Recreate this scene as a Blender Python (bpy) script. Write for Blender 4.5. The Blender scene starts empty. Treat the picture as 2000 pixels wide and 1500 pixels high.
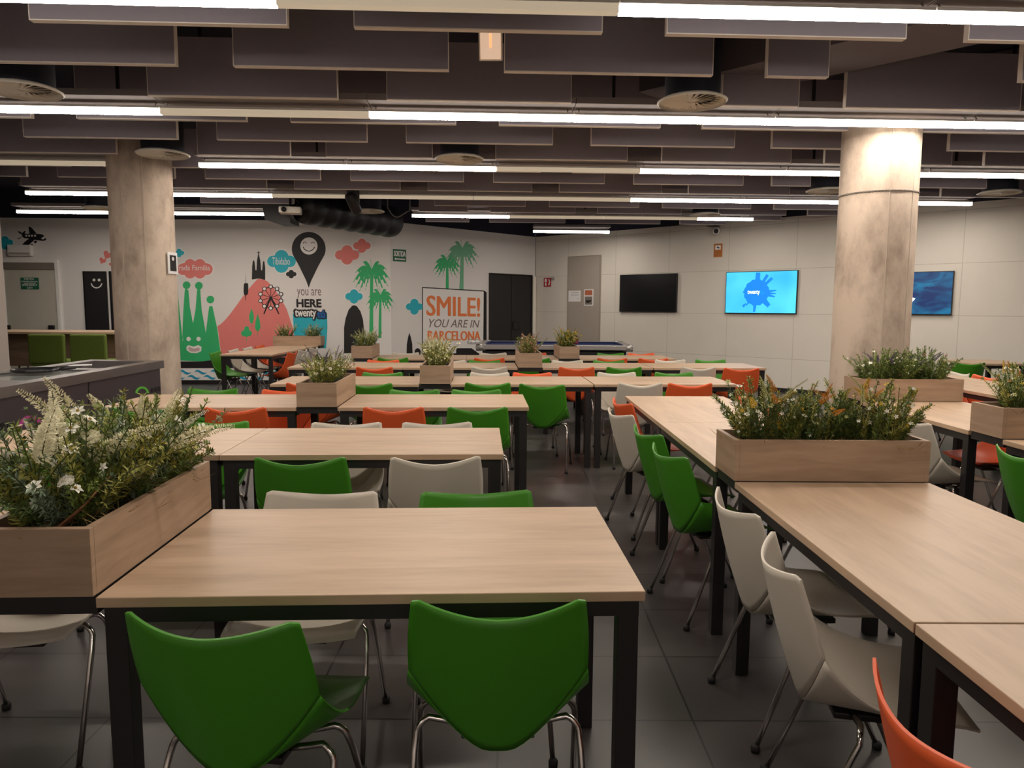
import bpy, bmesh, math, random
from mathutils import Vector, Matrix
from mathutils.geometry import tessellate_polygon

# ---------------------------------------------------------------- camera, world, exposure
sc = bpy.context.scene
COL = sc.collection
F, PITCH, ROLL, HC = 1413.0, 0.105, 0.0051, 1.413
cam_d = bpy.data.cameras.new('camera'); cam = bpy.data.objects.new('camera', cam_d); COL.objects.link(cam)
cam_d.sensor_fit = 'HORIZONTAL'; cam_d.sensor_width = 36.0; cam_d.lens = F * 36.0 / 2000.0
cam_d.clip_start = 0.05; cam_d.clip_end = 100
fw = Vector((0, math.cos(PITCH), -math.sin(PITCH))); rt = Vector((1, 0, 0)); up = rt.cross(fw)
r_ = math.cos(ROLL) * rt + math.sin(ROLL) * up
u_ = -math.sin(ROLL) * rt + math.cos(ROLL) * up
M = Matrix((r_, u_, -fw)).transposed().to_4x4(); M.translation = Vector((0, 0, HC))
cam.matrix_world = M
sc.camera = cam
w = bpy.data.worlds.new('world'); sc.world = w; w.use_nodes = True
w.node_tree.nodes['Background'].inputs[0].default_value = (0.5, 0.48, 0.6, 1)
w.node_tree.nodes['Background'].inputs[1].default_value = 0.02
sc.view_settings.view_transform = 'Standard'; sc.view_settings.look = 'None'
sc.view_settings.exposure = 0.28; sc.view_settings.gamma = 1.0; sc.view_settings.use_curve_mapping = False
LAMP = 62.0        # radiance of the lit tubes

random.seed(7)
R = random.random
def rr(a, b): return a + (b - a) * random.random()

# ---------------------------------------------------------------- helpers
def ray(px, py): return fw + (px - 1000) / F * r_ - (py - 750) / F * u_
def at(px, py, z):
    d = ray(px, py); t = (z - HC) / d.z
    return Vector((d.x * t, d.y * t, z))
YA = 0.0434
def B(u, v, z=0.0):      # table-row frame -> world
    return Vector((u * math.cos(YA) - v * math.sin(YA), u * math.sin(YA) + v * math.cos(YA), z))

def new_mat(name):
    m = bpy.data.materials.new(name); m.use_nodes = True
    return m, m.node_tree.nodes, m.node_tree.links, m.node_tree.nodes['Principled BSDF']
def setc(b, c, rough=.5, metal=0, spec=.5):
    b.inputs['Base Color'].default_value = (*c, 1); b.inputs['Roughness'].default_value = rough
    b.inputs['Metallic'].default_value = metal; b.inputs['Specular IOR Level'].default_value = spec
def plain(name, c, rough=.5, metal=0, spec=.5, var=.06, scale=8, bump=0):
    m, n, l, b = new_mat(name); setc(b, c, rough, metal, spec)
    tc = n.new('ShaderNodeTexCoord'); nz = n.new('ShaderNodeTexNoise'); nz.inputs['Scale'].default_value = scale
    nz.inputs['Detail'].default_value = 4
    l.new(tc.outputs['Object'], nz.inputs['Vector'])
    mx = n.new('ShaderNodeMix'); mx.data_type = 'RGBA'
    mx.inputs[6].default_value = (*[x * (1 - var) for x in c], 1); mx.inputs[7].default_value = (*[min(1, x * (1 + var)) for x in c], 1)
    l.new(nz.outputs['Fac'], mx.inputs[0]); l.new(mx.outputs[2], b.inputs['Base Color'])
    if bump:
        bp = n.new('ShaderNodeBump'); bp.inputs['Strength'].default_value = bump; bp.inputs['Distance'].default_value = .002
        l.new(nz.outputs['Fac'], bp.inputs['Height']); l.new(bp.outputs[0], b.inputs['Normal'])
    return m
def emit(name, c, s, base=(.6, .58, .54)):
    m, n, l, b = new_mat(name)
    b.inputs['Base Color'].default_value = (*base, 1)
    b.inputs['Emission Color'].default_value = (*c, 1); b.inputs['Emission Strength'].default_value = s
    return m
def wood(name, c1, c2, sc3, rough=.45, knots=True):
    m, n, l, b = new_mat(name); setc(b, c1, rough, 0, .4)
    tc = n.new('ShaderNodeTexCoord'); mp = n.new('ShaderNodeMapping'); mp.inputs['Scale'].default_value = sc3
    oi = n.new('ShaderNodeObjectInfo'); ad = n.new('ShaderNodeVectorMath'); ad.operation = 'ADD'
    ml = n.new('ShaderNodeVectorMath'); ml.operation = 'SCALE'; ml.inputs['Scale'].default_value = 1.0
    cmb = n.new('ShaderNodeCombineXYZ'); mu = n.new('ShaderNodeMath'); mu.operation = 'MULTIPLY'; mu.inputs[1].default_value = 37.0
    l.new(oi.outputs['Random'], mu.inputs[0]); l.new(mu.outputs[0], cmb.inputs[0]); l.new(mu.outputs[0], cmb.inputs[1])
    l.new(tc.outputs['Object'], mp.inputs['Vector']); l.new(mp.outputs[0], ad.inputs[0]); l.new(cmb.outputs[0], ad.inputs[1])
    n1 = n.new('ShaderNodeTexNoise'); n1.inputs['Scale'].default_value = 1.0; n1.inputs['Detail'].default_value = 5; n1.inputs['Distortion'].default_value = .6
    n2 = n.new('ShaderNodeTexNoise'); n2.inputs['Scale'].default_value = 5.0; n2.inputs['Detail'].default_value = 3
    l.new(ad.outputs[0], n1.inputs['Vector']); l.new(ad.outputs[0], n2.inputs['Vector'])
    a = n.new('ShaderNodeMath'); a.operation = 'MULTIPLY_ADD'; a.inputs[1].default_value = .35
    l.new(n2.outputs['Fac'], a.inputs[0]); l.new(n1.outputs['Fac'], a.inputs[2])
    cr = n.new('ShaderNodeValToRGB'); cr.color_ramp.elements[0].position = .34; cr.color_ramp.elements[1].position = .80
    cr.color_ramp.elements[0].color = (*c2, 1); cr.color_ramp.elements[1].color = (*c1, 1)
    l.new(a.outputs[0], cr.inputs[0]); l.new(cr.outputs[0], b.inputs['Base Color'])
    return m

WOOD = wood('light_oak_top', (.53, .375, .255), (.37, .25, .16), (1.6, 11, 11), .38)
WOODC = wood('light_oak_top_lengthwise', (.53, .375, .255), (.37, .25, .16), (11, 1.6, 11), .38)
WOODP = wood('oak_planter', (.42, .285, .192), (.28, .18, .115), (2.2, 2.2, 22), .5)
BLACK = plain('black_steel', (.016, .014, .015), .45, 0, .4)
CHROME = plain('chrome', (.62, .58, .56), .16, 1.0)
RUBBER = plain('black_rubber', (.012, .012, .012), .7)
SOIL = plain('dark_soil', (.018, .011, .008), .95, var=.5, scale=60)
CH = {'green': plain('green_plastic', (.050, .235, .012), .42, 0, .4, var=.02, scale=300, bump=.15),
      'white': plain('white_plastic', (.60, .54, .46), .42, 0, .4, var=.02, scale=300, bump=.15),
      'orange': plain('orange_plastic', (.72, .11, .03), .42, 0, .4, var=.02, scale=300, bump=.15)}
PAINT = plain('white_wall_paint', (.80, .765, .745), .75, 0, .2, var=.015, scale=2)
CREAM = plain('cream_metal', (.90, .85, .76), .5)
CONC = None
WHITE = plain('white_plastic_trim', (.84, .82, .79), .5)
DARKC = plain('void_dark', (.022, .022, .040), .9)
PAPER = plain('paper', (.78, .77, .78), .8)
STEEL = plain('brushed_steel', (.30, .28, .28), .34, .85, var=.12, scale=3)
BFABRIC = plain('green_upholstery', (.115, .17, .022), .9, var=.1, scale=40)

class MB:
    def __init__(s): s.bm = bmesh.new(); s.mi = 0
    def _f(s, vs, smooth=False):
        try: f = s.bm.faces.new(vs)
        except ValueError: return
        f.material_index = s.mi; f.smooth = smooth
    def box(s, x0, x1, y0, y1, z0, z1, mat=None, bev=0):
        T = mat or Matrix()
        P = [(x0, y0, z0), (x1, y0, z0), (x1, y1, z0), (x0, y1, z0), (x0, y0, z1), (x1, y0, z1), (x1, y1, z1), (x0, y1, z1)]
        v = [s.bm.verts.new(T @ Vector(p)) for p in P]
        fs = []
        for q in ((3, 2, 1, 0), (4, 5, 6, 7), (0, 1, 5, 4), (1, 2, 6, 5), (2, 3, 7, 6), (3, 0, 4, 7)):
            f = s.bm.faces.new([v[i] for i in q]); f.material_index = s.mi; fs.append(f)
        if bev:
            es = {e for f in fs for e in f.edges}
            bmesh.ops.bevel(s.bm, geom=list(es), offset=bev, segments=2, affect='EDGES', profile=.5)
        return s
    def tube(s, pts, r, n=8, caps=True, r2=None):
        pts = [Vector(p) for p in pts]; k = len(pts); rings = []; prev = None
        for i, p in enumerate(pts):
            t = (pts[min(i + 1, k - 1)] - pts[max(i - 1, 0)]).normalized()
            if prev is None:
                a = Vector((0, 0, 1)) if abs(t.z) < .9 else Vector((1, 0, 0)); nx = t.cross(a).normalized()
            else: nx = (prev - t * prev.dot(t)).normalized()
            prev = nx; ny = t.cross(nx)
            rad = r if r2 is None else r + (r2 - r) * i / (k - 1)
            rings.append([s.bm.verts.new(p + rad * (math.cos(2 * math.pi * j / n) * nx + math.sin(2 * math.pi * j / n) * ny)) for j in range(n)])
        for a, b in zip(rings, rings[1:]):
            for j in range(n): s._f((a[j], a[(j + 1) % n], b[(j + 1) % n], b[j]), True)
        if caps: s._f(rings[0][::-1]); s._f(rings[-1])
        return s
    def lathe(s, prof, n=32, T=None, smooth=True):
        T = T or Matrix(); rings = []
        for (r, z) in prof:
            rings.append([s.bm.verts.new(T @ Vector((r * math.cos(2 * math.pi * j / n), r * math.sin(2 * math.pi * j / n), z))) for j in range(n)] if r > 1e-6 else [s.bm.verts.new(T @ Vector((0, 0, z)))])
        for a, b in zip(rings, rings[1:]):
            for j in range(n):
                k = (j + 1) % n
                if len(a) == 1: s._f((a[0], b[k], b[j]), smooth)
                elif len(b) == 1: s._f((a[j], a[k], b[0]), smooth)
                else: s._f((a[j], a[k], b[k], b[j]), smooth)
        return s
    def flat(s, loop, y0=0.0, y1=-.003):      # polygon in the x-z plane, given thickness along y
        loop = [Vector((p[0], 0, p[1])) for p in loop]
        A = sum(a.x * b.z - b.x * a.z for a, b in zip(loop, loop[1:] + loop[:1]))
        if A < 0: loop = loop[::-1]
        tri = tessellate_polygon([loop])
        f = [s.bm.verts.new((p.x, y1, p.z)) for p in loop]; b = [s.bm.verts.new((p.x, y0, p.z)) for p in loop]
        for t in tri:
            a_, b_, c_ = (loop[i] for i in t)
            cr = (b_.x - a_.x) * (c_.z - a_.z) - (c_.x - a_.x) * (b_.z - a_.z)
            t = list(t) if cr > 0 else list(t)[::-1]
            s._f([f[i] for i in t])
        n = len(loop)
        for i in range(n): s._f((f[i], b[i], b[(i + 1) % n], f[(i + 1) % n]))
        return s
    def build(s, name, mats, parent=None, loc=None, rz=None, normals=True):
        me = bpy.data.meshes.new(name)
        if normals: bmesh.ops.recalc_face_normals(s.bm, faces=s.bm.faces)
        s.bm.to_mesh(me); s.bm.free()
        for m in (mats if isinstance(mats, (list, tuple)) else [mats]): me.materials.append(m)
        o = bpy.data.objects.new(name, me); COL.objects.link(o)
        if parent: o.parent = parent
        if loc is not None: o.location = loc
        if rz is not None: o.rotation_euler.z = rz
        return o
def tag(o, label, cat=None, group=None, kind=None):
    if label: o['label'] = label
    if cat: o['category'] = cat
    if group: o['group'] = group
    if kind: o['kind'] = kind
    return o
def empty(name, loc, rz=0, label=None, cat=None, group=None):
    o = bpy.data.objects.new(name, None); COL.objects.link(o); o.location = loc; o.rotation_euler.z = rz
    o.empty_display_size = .1
    return tag(o, label, cat, group)
def copy_tree(o, parent=None):
    c = o.copy(); COL.objects.link(c); c.parent = parent
    for ch in KIDS[o]: 
        KIDS.setdefault(c, []).append(copy_tree(ch, c))
    KIDS.setdefault(c, [])
    return c
KIDS = {}
def reg(o):
    KIDS[o] = [c for c in bpy.data.objects if c.parent == o]
    for c in KIDS[o]: reg(c)
    return o
def struct(o): o['kind'] = 'structure'; return o

# ---------------------------------------------------------------- shell of the room
def brick_mat(name, c, c2, bw, bh, mortar, cm, rough, off=(0, 0, 0), rot=(0, 0, 0), noise=.15, offset=0.0, nscale=3):
    m, n, l, b = new_mat(name); setc(b, c, rough)
    tc = n.new('ShaderNodeTexCoord'); mp = n.new('ShaderNodeMapping'); mp.inputs['Location'].default_value = off; mp.inputs['Rotation'].default_value = rot
    br = n.new('ShaderNodeTexBrick'); br.offset = offset; br.inputs['Scale'].default_value = 1
    br.inputs['Brick Width'].default_value = bw; br.inputs['Row Height'].default_value = bh; br.inputs['Mortar Size'].default_value = mortar
    br.inputs['Color1'].default_value = (*c, 1); br.inputs['Color2'].default_value = (*c2, 1); br.inputs['Mortar'].default_value = (*cm, 1)
    br.inputs['Mortar Smooth'].default_value = .1
    l.new(tc.outputs['Object'], mp.inputs[0]); l.new(mp.outputs[0], br.inputs['Vector'])
    nz = n.new('ShaderNodeTexNoise'); nz.inputs['Scale'].default_value = nscale; nz.inputs['Detail'].default_value = 6
    l.new(tc.outputs['Object'], nz.inputs['Vector'])
    mx = n.new('ShaderNodeMix'); mx.data_type = 'RGBA'; mx.blend_type = 'MULTIPLY'; mx.inputs[0].default_value = 1
    rp = n.new('ShaderNodeMapRange'); rp.inputs[3].default_value = 1 - noise; rp.inputs[4].default_value = 1 + noise
    l.new(nz.outputs['Fac'], rp.inputs[0])
    l.new(br.outputs['Color'], mx.inputs[6]); l.new(rp.outputs[0], mx.inputs[7]); l.new(mx.outputs[2], b.inputs['Base Color'])
    return m, n, l, b, nz
fm, n, l, b, nz = brick_mat('dark_stone_tiles', (.046, .041, .039), (.058, .051, .049), .67, .46, .004, (.012, .011, .011), .33, (-.63 + .67 * 40, -2.36 + .46 * 40, 0), noise=.45)
rg = n.new('ShaderNodeMapRange'); rg.inputs[3].default_value = .24; rg.inputs[4].default_value = .45
l.new(nz.outputs['Fac'], rg.inputs[0]); l.new(rg.outputs[0], b.inputs['Roughness'])
struct(MB().box(-13, 13, -4, 18, -.1, 0).build('floor', fm))
struct(MB().box(-13, 13, -4, 18, 3.45, 3.55).build('ceiling', DARKC))

class Wall:
    def __init__(s, name, p0, d, L0, L1, mat, h=2.95):
        d = Vector((d[0], d[1], 0)).normalized(); s.d = d; s.p = Vector((p0[0], p0[1], 0)); s.n = Vector((d.y, -d.x, 0))
        mb = MB(); mb.box(L0, L1, 0, .12, 0, h)
        s.o = struct(mb.build(name, mat, loc=s.p, rz=math.atan2(d.y, d.x)))
        t = MB().box(L0, L1, .02, .12, h, 3.45); t.build('upper_band', DARKC, s.o)
        t = MB().box(L0, L1, -.012, 0, 0, .07); t.build('skirting', BLACK, s.o)
    def m(s, px, py):      # photo pixel -> (along wall, height)
        dr = ray(px, py); t = s.p.dot(s.n) / dr.dot(s.n); q = dr * t
        return ((q - s.p).dot(s.d), q.z + HC)
    def part(s, name, loops, mat, off=.0, th=.003, px=True):
        mb = MB()
        for lp in loops: mb.flat([s.m(*p) for p in lp] if px else lp, -off, -off - th)
        return mb.build(name, mat, s.o, normals=False)
    def world(s, px, py, out=.0):
        a, z = s.m(px, py); q = s.p + s.d * a + s.n * out; q.z = z; return q
    @property
    def rz(s): return math.atan2(s.d.y, s.d.x)
PI = math.pi
wm, n, l, b, nz = brick_mat('beige_ribbed_panels', (.73, .685, .62), (.715, .67, .605), 1.2, .76, .004, (.50, .46, .41), .6, (.3, -1.33 + 7.6, 0), (-PI / 2, 0, 0), noise=.04)
wv = n.new('ShaderNodeTexWave'); wv.inputs['Scale'].default_value = 9; wv.bands_direction = 'X'; wv.inputs['Distortion'].default_value = 0
tcx = n.new('ShaderNodeTexCoord'); l.new(tcx.outputs['Object'], wv.inputs['Vector'])
bp = n.new('ShaderNodeBump'); bp.inputs['Strength'].default_value = .25; bp.inputs['Distance'].default_value = .004
l.new(wv.outputs['Fac'], bp.inputs['Height']); l.new(bp.outputs[0], b.inputs['Normal'])
W1 = Wall('wall_back', (-2.22, 13.30), (math.cos(YA), math.sin(YA)), -10.5, 0.0, PAINT)
W2 = Wall('wall_back_right', (-2.22, 13.30), (1, 1.005), 0.0, 3.845, PAINT)
W3 = Wall('wall_right', (0.50, 16.034), (1, -.90), 0.0, 15.5, wm)
# side, rear and left closing walls
struct(MB().box(-5.93, -5.78, -3.6, 8.3, 0, 3.45).build('wall_left', plain('left_wall_paint', (.50, .44, .40), .8)))
struct(MB().box(-12.9, -12.78, 5, 13.5, 0, 3.45).build('wall_far_left', PAINT))
struct(MB().box(-5.78, 12.9, -3.72, -3.6, 0, 3.45).build('wall_front', PAINT))
struct(MB().box(12.3, 12.42, -3.6, 5.6, 0, 3.45).build('wall_side_right', PAINT))

# ---------------------------------------------------------------- wall painting (parts of the wall)
def flatmat(name, c, rough=.6): return plain(name, c, rough, var=.02)
MG = flatmat('mural_green', (.035, .46, .16)); MR = flatmat('mural_coral', (.80, .22, .20)); MK = flatmat('mural_black', (.010, .008, .010))
MC = flatmat('mural_cyan', (.02, .46, .58)); MW = flatmat('mural_white', (.86, .83, .81)); MO = flatmat('mural_orange', (.85, .22, .06))
MGR = flatmat('mural_grey', (.22, .16, .16)); MBL = flatmat('mural_wave_blue', (.015, .34, .55)); MNB = flatmat('mural_letter_blue', (.01, .12, .42))
MPINK = flatmat('mural_pale_pink', (.60, .45, .43)); MG2 = flatmat('mural_faded_green', (.16, .45, .26))
def circ(cx, cy, rx, ry=None, n=24, a0=0, a1=2 * PI):
    ry = ry or rx
    return [(cx + rx * math.cos(a0 + (a1 - a0) * i / n), cy + ry * math.sin(a0 + (a1 - a0) * i / n)) for i in range(n)]
def cloud(cx, cy, W, H, four=True, n=72):
    if four: cs = [(-.30, 0, .20 * W / H), (.30, 0, .20 * W / H), (0, -.26, .24 * W / H), (0, .26, .24 * W / H), (0, 0, .3)]
    else: cs = [(-.34, .02, .30), (.34, .02, .30), (-.14, -.2, .30), (.14, -.2, .30), (-.14, .2, .30), (.14, .2, .30)]
    out = []
    for i in range(n):
        a = 2 * PI * i / n; dx, dy = math.cos(a), math.sin(a); best = 0
        for (x, y, r) in cs:
            x *= W; y *= H; r *= H
            bq = x * dx + y * dy; cq = x * x + y * y - r * r; D = bq * bq - cq
            if D > 0: best = max(best, bq + math.sqrt(D))
        out.append((cx + dx * best, cy + dy * best))
    return out
def txt(parent, name, s, x0, x1, z0, z1, mat, y=-.004, bold=0.0, shear=0.0, th=.0015, fat=0.0):
    bold = 0.0
    cu = bpy.data.curves.new(name, 'FONT'); cu.body = s; cu.extrude = th; cu.offset = bold; cu.shear = shear; cu.resolution_u = 3
    o = bpy.data.objects.new(name, cu); COL.objects.link(o)
    dg = bpy.context.evaluated_depsgraph_get()
    me = bpy.data.meshes.new_from_object(o.evaluated_get(dg)); bpy.data.objects.remove(o); bpy.data.curves.remove(cu)
    xs = [v.co.x for v in me.vertices]; ys = [v.co.y for v in me.vertices]
    ax, bx, ay, by = min(xs), max(xs), min(ys), max(ys)
    for v in me.vertices:
        X, Y, Z = v.co
        v.co = (x0 + (X - ax) / (bx - ax) * (x1 - x0), y - Z, z0 + (Y - ay) / (by - ay) * (z1 - z0))
    if fat:
        bm = bmesh.new()
        for i in range(8):
            k = len(bm.verts); bm.from_mesh(me); bm.verts.ensure_lookup_table()
            dx, dz = fat * math.cos(PI / 4 * i), fat * math.sin(PI / 4 * i)
            for v in bm.verts[k:]: v.co.x += dx; v.co.z += dz; v.co.y -= i * 4e-5
        bm.to_mesh(me); bm.free()
    me.name = name; me.materials.clear(); me.materials.append(mat)
    o = bpy.data.objects.new(name, me); COL.objects.link(o); o.parent = parent
    return o
def wtxt(W, name, s, p0, p1, mat, y=-.006, **k):      # p0 bottom-left, p1 top-right pixels
    a = W.m(*p0); b = W.m(*p1); return txt(W.o, name, s, a[0], b[0], a[1], b[1], mat, y, **k)

# green cathedral creature
W1.part('painted_green_cathedral', [[(330, 700), (330, 640), (346, 560), (357, 668), (362, 620), (362, 562), (364, 562), (365, 562), (368, 610), (377, 632),
        (384, 600), (386, 562), (391, 562), (393, 600), (402, 650), (408, 603), (409, 598), (415, 598), (416, 603), (424, 640), (432, 696), (420, 702), (395, 706), (350, 704)]], MG, 0)
W1.part('painted_green_cathedral', [circ(364.5, 557, 7.5), circ(388.5, 558, 7.5), circ(411, 585, 7.5)], MG, .001)
W1.part('painted_green_cathedral', [[(361, 566), (368, 566), (371, 600), (377, 632), (362, 640), (356, 666), (358, 610)], [(385, 566), (391, 566), (394, 605), (401, 650), (377, 632), (382, 605)]], MG, .0012)
W1.part('painted_face', [circ(368.5, 662, 4.2), circ(388, 662, 4.2), [(364, 678), (368, 674), (378, 677), (388, 674), (394, 678), (393, 686), (384, 690), (372, 689), (365, 684)]], MW, .004)
W1.part('painted_face', [[(367, 680), (371, 678), (379, 681), (388, 679), (391, 681), (389, 685), (380, 687), (372, 686)]], MPINK, .0065)
# dark band and the strip of waves
W1.part('painted_ground', [[(225, 706), (300, 706), (395, 706), (415, 703), (433, 698), (640, 698), (640, 719), (225, 719)]], MK, 0)
W1.part('painted_wave_strip', [[(225, 720), (640, 720), (640, 750), (225, 750)]], MW, .001)
wl = []
for r0 in range(3):
    for k in range(10):
        x = 348 + k * 31 + (-13 if r0 == 1 else 0) - 62; y = 727 + r0 * 10
        top = [(x + 26 * t, y - 3.2 * math.sin(2 * PI * t) * (1 if t < .5 else .8) - 2.6 * math.sin(PI * t)) for t in [i / 10 for i in range(11)]]
        bot = [(x + 26 * t, y - 3.2 * math.sin(2 * PI * t) * (1 if t < .5 else .8) + 2.6 * math.sin(PI * t)) for t in [i / 10 for i in range(10, -1, -1)]]
        wl.append(top + bot[1:-1])
W1.part('painted_waves', wl, MBL, .005)
# coral mountain, black church, tower, ferris wheel, trees
hill = [(425, 637)] + [(425 + 78 * t, 637 - 92 * (t ** 1.25) * (1.0 + .12 * math.sin(PI * t))) for t in [i / 12 for i in range(1, 13)]] + [(512, 545), (522, 549), (534, 562), (548, 582), (560, 604), (572, 640), (578, 698), (433, 698)]
W1.part('painted_hill', [hill], MR, .0015)
W1.part('painted_church', [[(492, 546), (492.5, 520), (494, 510), (496, 508), (497.5, 513), (499, 528), (501, 528), (502, 510), (504, 498), (504.6, 494), (502, 494), (502, 493), (504.5, 492.5), (504.5, 490), (505.5, 490), (505.8, 492.5), (508, 493), (508, 494), (505.6, 494), (506, 498), (508.5, 510), (510, 528), (512, 528), (513.5, 513), (515, 509), (516.5, 512), (518, 522), (518, 547), (510, 544.5), (503, 544)]], MK, .001)
W1.part('painted_tower', [[(479.6, 534), (480, 553), (484, 553), (485, 556), (485, 572), (483, 576), (480.6, 577), (480.4, 587), (479.6, 587), (479.2, 577), (477, 575), (476, 570), (476.4, 556), (478, 553), (479.4, 553)]], MK, .005)
fwb = []; fww = []
cx, cy, rw = 529, 581, 21
fwb.append([(cx - 2.4, cy), (cx, cy - 1), (cx + 2.4, cy), (cx + 17, cy + 32), (cx + 15, cy + 33), (cx, cy + 4), (cx - 12.5, cy + 33), (cx - 14.5, cy + 32)])
for k in range(10):
    a = 2 * PI * k / 10; a2 = 2 * PI * (k + 1) / 10
    ex_, ey_ = cx + rw * math.sin(a), cy - rw * math.cos(a); fx, fy = cx + rw * math.sin(a2), cy - rw * math.cos(a2)
    def bar(x0, y0, x1, y1, wd): 
        d = math.hypot(x1 - x0, y1 - y0); nx, ny = -(y1 - y0) / d * wd, (x1 - x0) / d * wd
        return [(x0 + nx, y0 + ny), (x1 + nx, y1 + ny), (x1 - nx, y1 - ny), (x0 - nx, y0 - ny)]
    fwb.append(bar(cx, cy, ex_, ey_, .55)); fwb.append(bar(ex_, ey_, fx, fy, .8)); fwb.append(circ(ex_, ey_, 4.4, n=14)); fww.append(circ(ex_, ey_, 2.9, n=14))
for i, lp in enumerate(fwb): pass
mbf = MB()
for i, lp in enumerate(fwb): mbf.flat([W1.m(*p) for p in lp], 0, -.006 - i * 2e-5)
mbf.build('painted_ferris_wheel', MK, W1.o, normals=False)
W1.part('painted_ferris_cabins', fww, MW, .0075)
W1.part('painted_trees', [[(491.5, 602), (495.5, 614), (496, 622), (494, 630), (491.7, 632), (489, 630), (487, 622), (487.6, 614)],
        [(503.5, 613), (508, 628), (509, 640), (506, 646), (503.5, 647), (500, 645), (498, 639), (499.4, 627)],
        [(482, 636.5), (486, 639), (487, 645), (491.5, 647), (492.5, 652), (489, 656.5), (484.5, 657), (482, 658), (479, 657), (474, 656.5), (471, 652), (472, 647), (477, 645), (478, 639)],
        [(481.6, 656), (482.4, 656), (482.5, 667), (481.5, 667)], [(491.4, 631), (492, 631), (492, 638), (491.4, 638)], [(503.2, 646), (503.8, 646), (503.8, 657), (503.2, 657)]], MG, .005)
# clouds
def cl(W, cx, cy, Wd, H, m, four=True): 
    W.part('painted_cloud', [cloud(cx, cy, Wd + 5, H + 5, four)], MW, 0); W.part('painted_cloud', [cloud(cx, cy, Wd, H, four)], m, .004)
cl(W1, 381, 525, 68, 38, MR, False); cl(W1, 550, 510.5, 56, 34, MC); cl(W1, 569, 535.5, 20.5, 13, MK); cl(W1, 350, 494, 20, 14, MC)
cl(W1, 678, 498, 47, 29, MR); cl(W1, 707, 480, 34, 22, MR); cl(W1, 691.5, 579, 34, 22, MC); cl(W1, 10, 474, 32, 20, MC)
wtxt(W1, 'painted_lettering', 'Sagrada Familia', (333, 531), (410, 518), MW, -.009)
wtxt(W1, 'painted_lettering', 'Tibidabo', (532, 517), (566, 503), MW, -.009)
# map pin
pin = [(603, 560)] + [(603 + 33 * math.cos(a) * (1 - .0 * i), 486 - 33 * math.sin(a)) for i, a in [(i, -.55 + (PI + 1.1) * i / 36) for i in range(37)]]
pin = [(603, 562), (608, 548), (622, 519), (631, 503)] + [(603 + 33 * math.cos(a), 486 - 33 * math.sin(a)) for a in [-.35 + (PI + .7) * i / 36 for i in range(37)]] + [(575, 503), (584, 519), (598, 548)]
W1.part('painted_map_pin', [pin], MK, .001)
W1.part('painted_smile', [circ(603.5, 480.5, 16.8)], MW, .0045)
def arc(cx, cy, r, w_, a0, a1, n=16):
    return [(cx + (r + w_) * math.cos(a0 + (a1 - a0) * i / n), cy + (r + w_) * math.sin(a0 + (a1 - a0) * i / n)) for i in range(n + 1)] + [(cx + (r - w_) * math.cos(a1 + (a0 - a1) * i / n), cy + (r - w_) * math.sin(a1 + (a0 - a1) * i / n)) for i in range(n + 1)]
W1.part('painted_smile', [arc(603.5, 479, 11.5, .8, .25, PI - .25), arc(595.5, 475.6, 2.8, .6, PI, 2 * PI), arc(611.5, 475.6, 2.8, .6, PI, 2 * PI)], MK, .008)
wtxt(W1, 'painted_lettering', 'you are', (580.5, 583), (627, 565), MGR, -.003)
wtxt(W1, 'painted_lettering', 'HERE', (580, 599.5), (627, 585), MK, -.003, fat=.008)
W1.part('painted_blue_panel', [[(572, 613), (577, 612), (600, 616), (634, 612), (639, 611), (639.5, 640), (637, 680), (576, 680)]], MC, .001)
wtxt(W1, 'painted_lettering', 'twenty', (575.5, 624), (618.5, 604.5), MK, -.005, fat=.026)
wtxt(W1, 'painted_lettering', 'twenty', (577, 622.5), (617, 606), MW, -.009, fat=.005)
wtxt(W1, 'painted_lettering', 't\u00fa', (619, 621.5), (635.5, 606.5), MK, -.005, fat=.022)
wtxt(W1, 'painted_lettering', 't\u00fa', (620, 620.5), (634.5, 607.5), MNB, -.009, fat=.008)
# black surfboard arch
W1.part('painted_surfboard', [[(672, 690), (672, 640), (675, 622), (681, 605), (688, 597), (692, 596), (697, 598), (704, 608), (709, 624), (711, 645), (711, 690)]], MK, .001)
# palms
def palm(W, name, tx, ty, bx, by, w_, r, mat, fronds, off):
    mb = MB()
    tr = [(tx - w_ * .35, ty), (tx + w_ * .35, ty), (bx + w_ * .5, by), (bx - w_ * .5, by)]
    mb.flat([W.m(*p) for p in tr], 0, -off)
    for i, (a, k) in enumerate(fronds):
        a = math.radians(a); L = r * k * 1.22; up_, dn = [], []
        for j in range(10):
            t = j / 9
            x = tx + math.cos(a) * L * (t - .12 * t * t); y = ty - math.sin(a) * L * t + L * .62 * t * t * (.45 + .55 * abs(math.cos(a)))
            wd = L * (.17 * math.sin(PI * min(1, t * .9 + .12)) + .01)
            up_.append((x, y - wd * .7))
            dn.append((x - math.copysign(.02 * L, math.cos(a)) * (j % 2), y + wd * (1.5 if j % 2 else .5)))
        up_.append((x + math.cos(a) * L * .05, y + L * .07))
        mb.flat([W.m(*p) for p in up_ + dn[::-1]], 0, -off - i * 2e-5)
    return mb.build(name, mat, W.o, normals=False)
FR = [(175, 1), (150, 1.0), (120, .95), (95, .8), (62, .9), (38, 1.0), (12, 1.0), (-12, .9), (196, .9), (-38, .85), (218, .85), (240, .7), (-60, .7)]
palm(W1, 'painted_palm', 726, 528, 725, 660, 8, 33, MG, FR, .0025)
palm(W1, 'painted_palm', 743, 578, 742, 660, 6, 25, MG, FR, .004)
palm(W2, 'painted_palm', 873.5, 511, 873.5, 566, 6, 25, MG, FR, .0025)
palm(W2, 'painted_palm', 903, 487, 901, 570, 8, 29, MG2, FR, .004)
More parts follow.
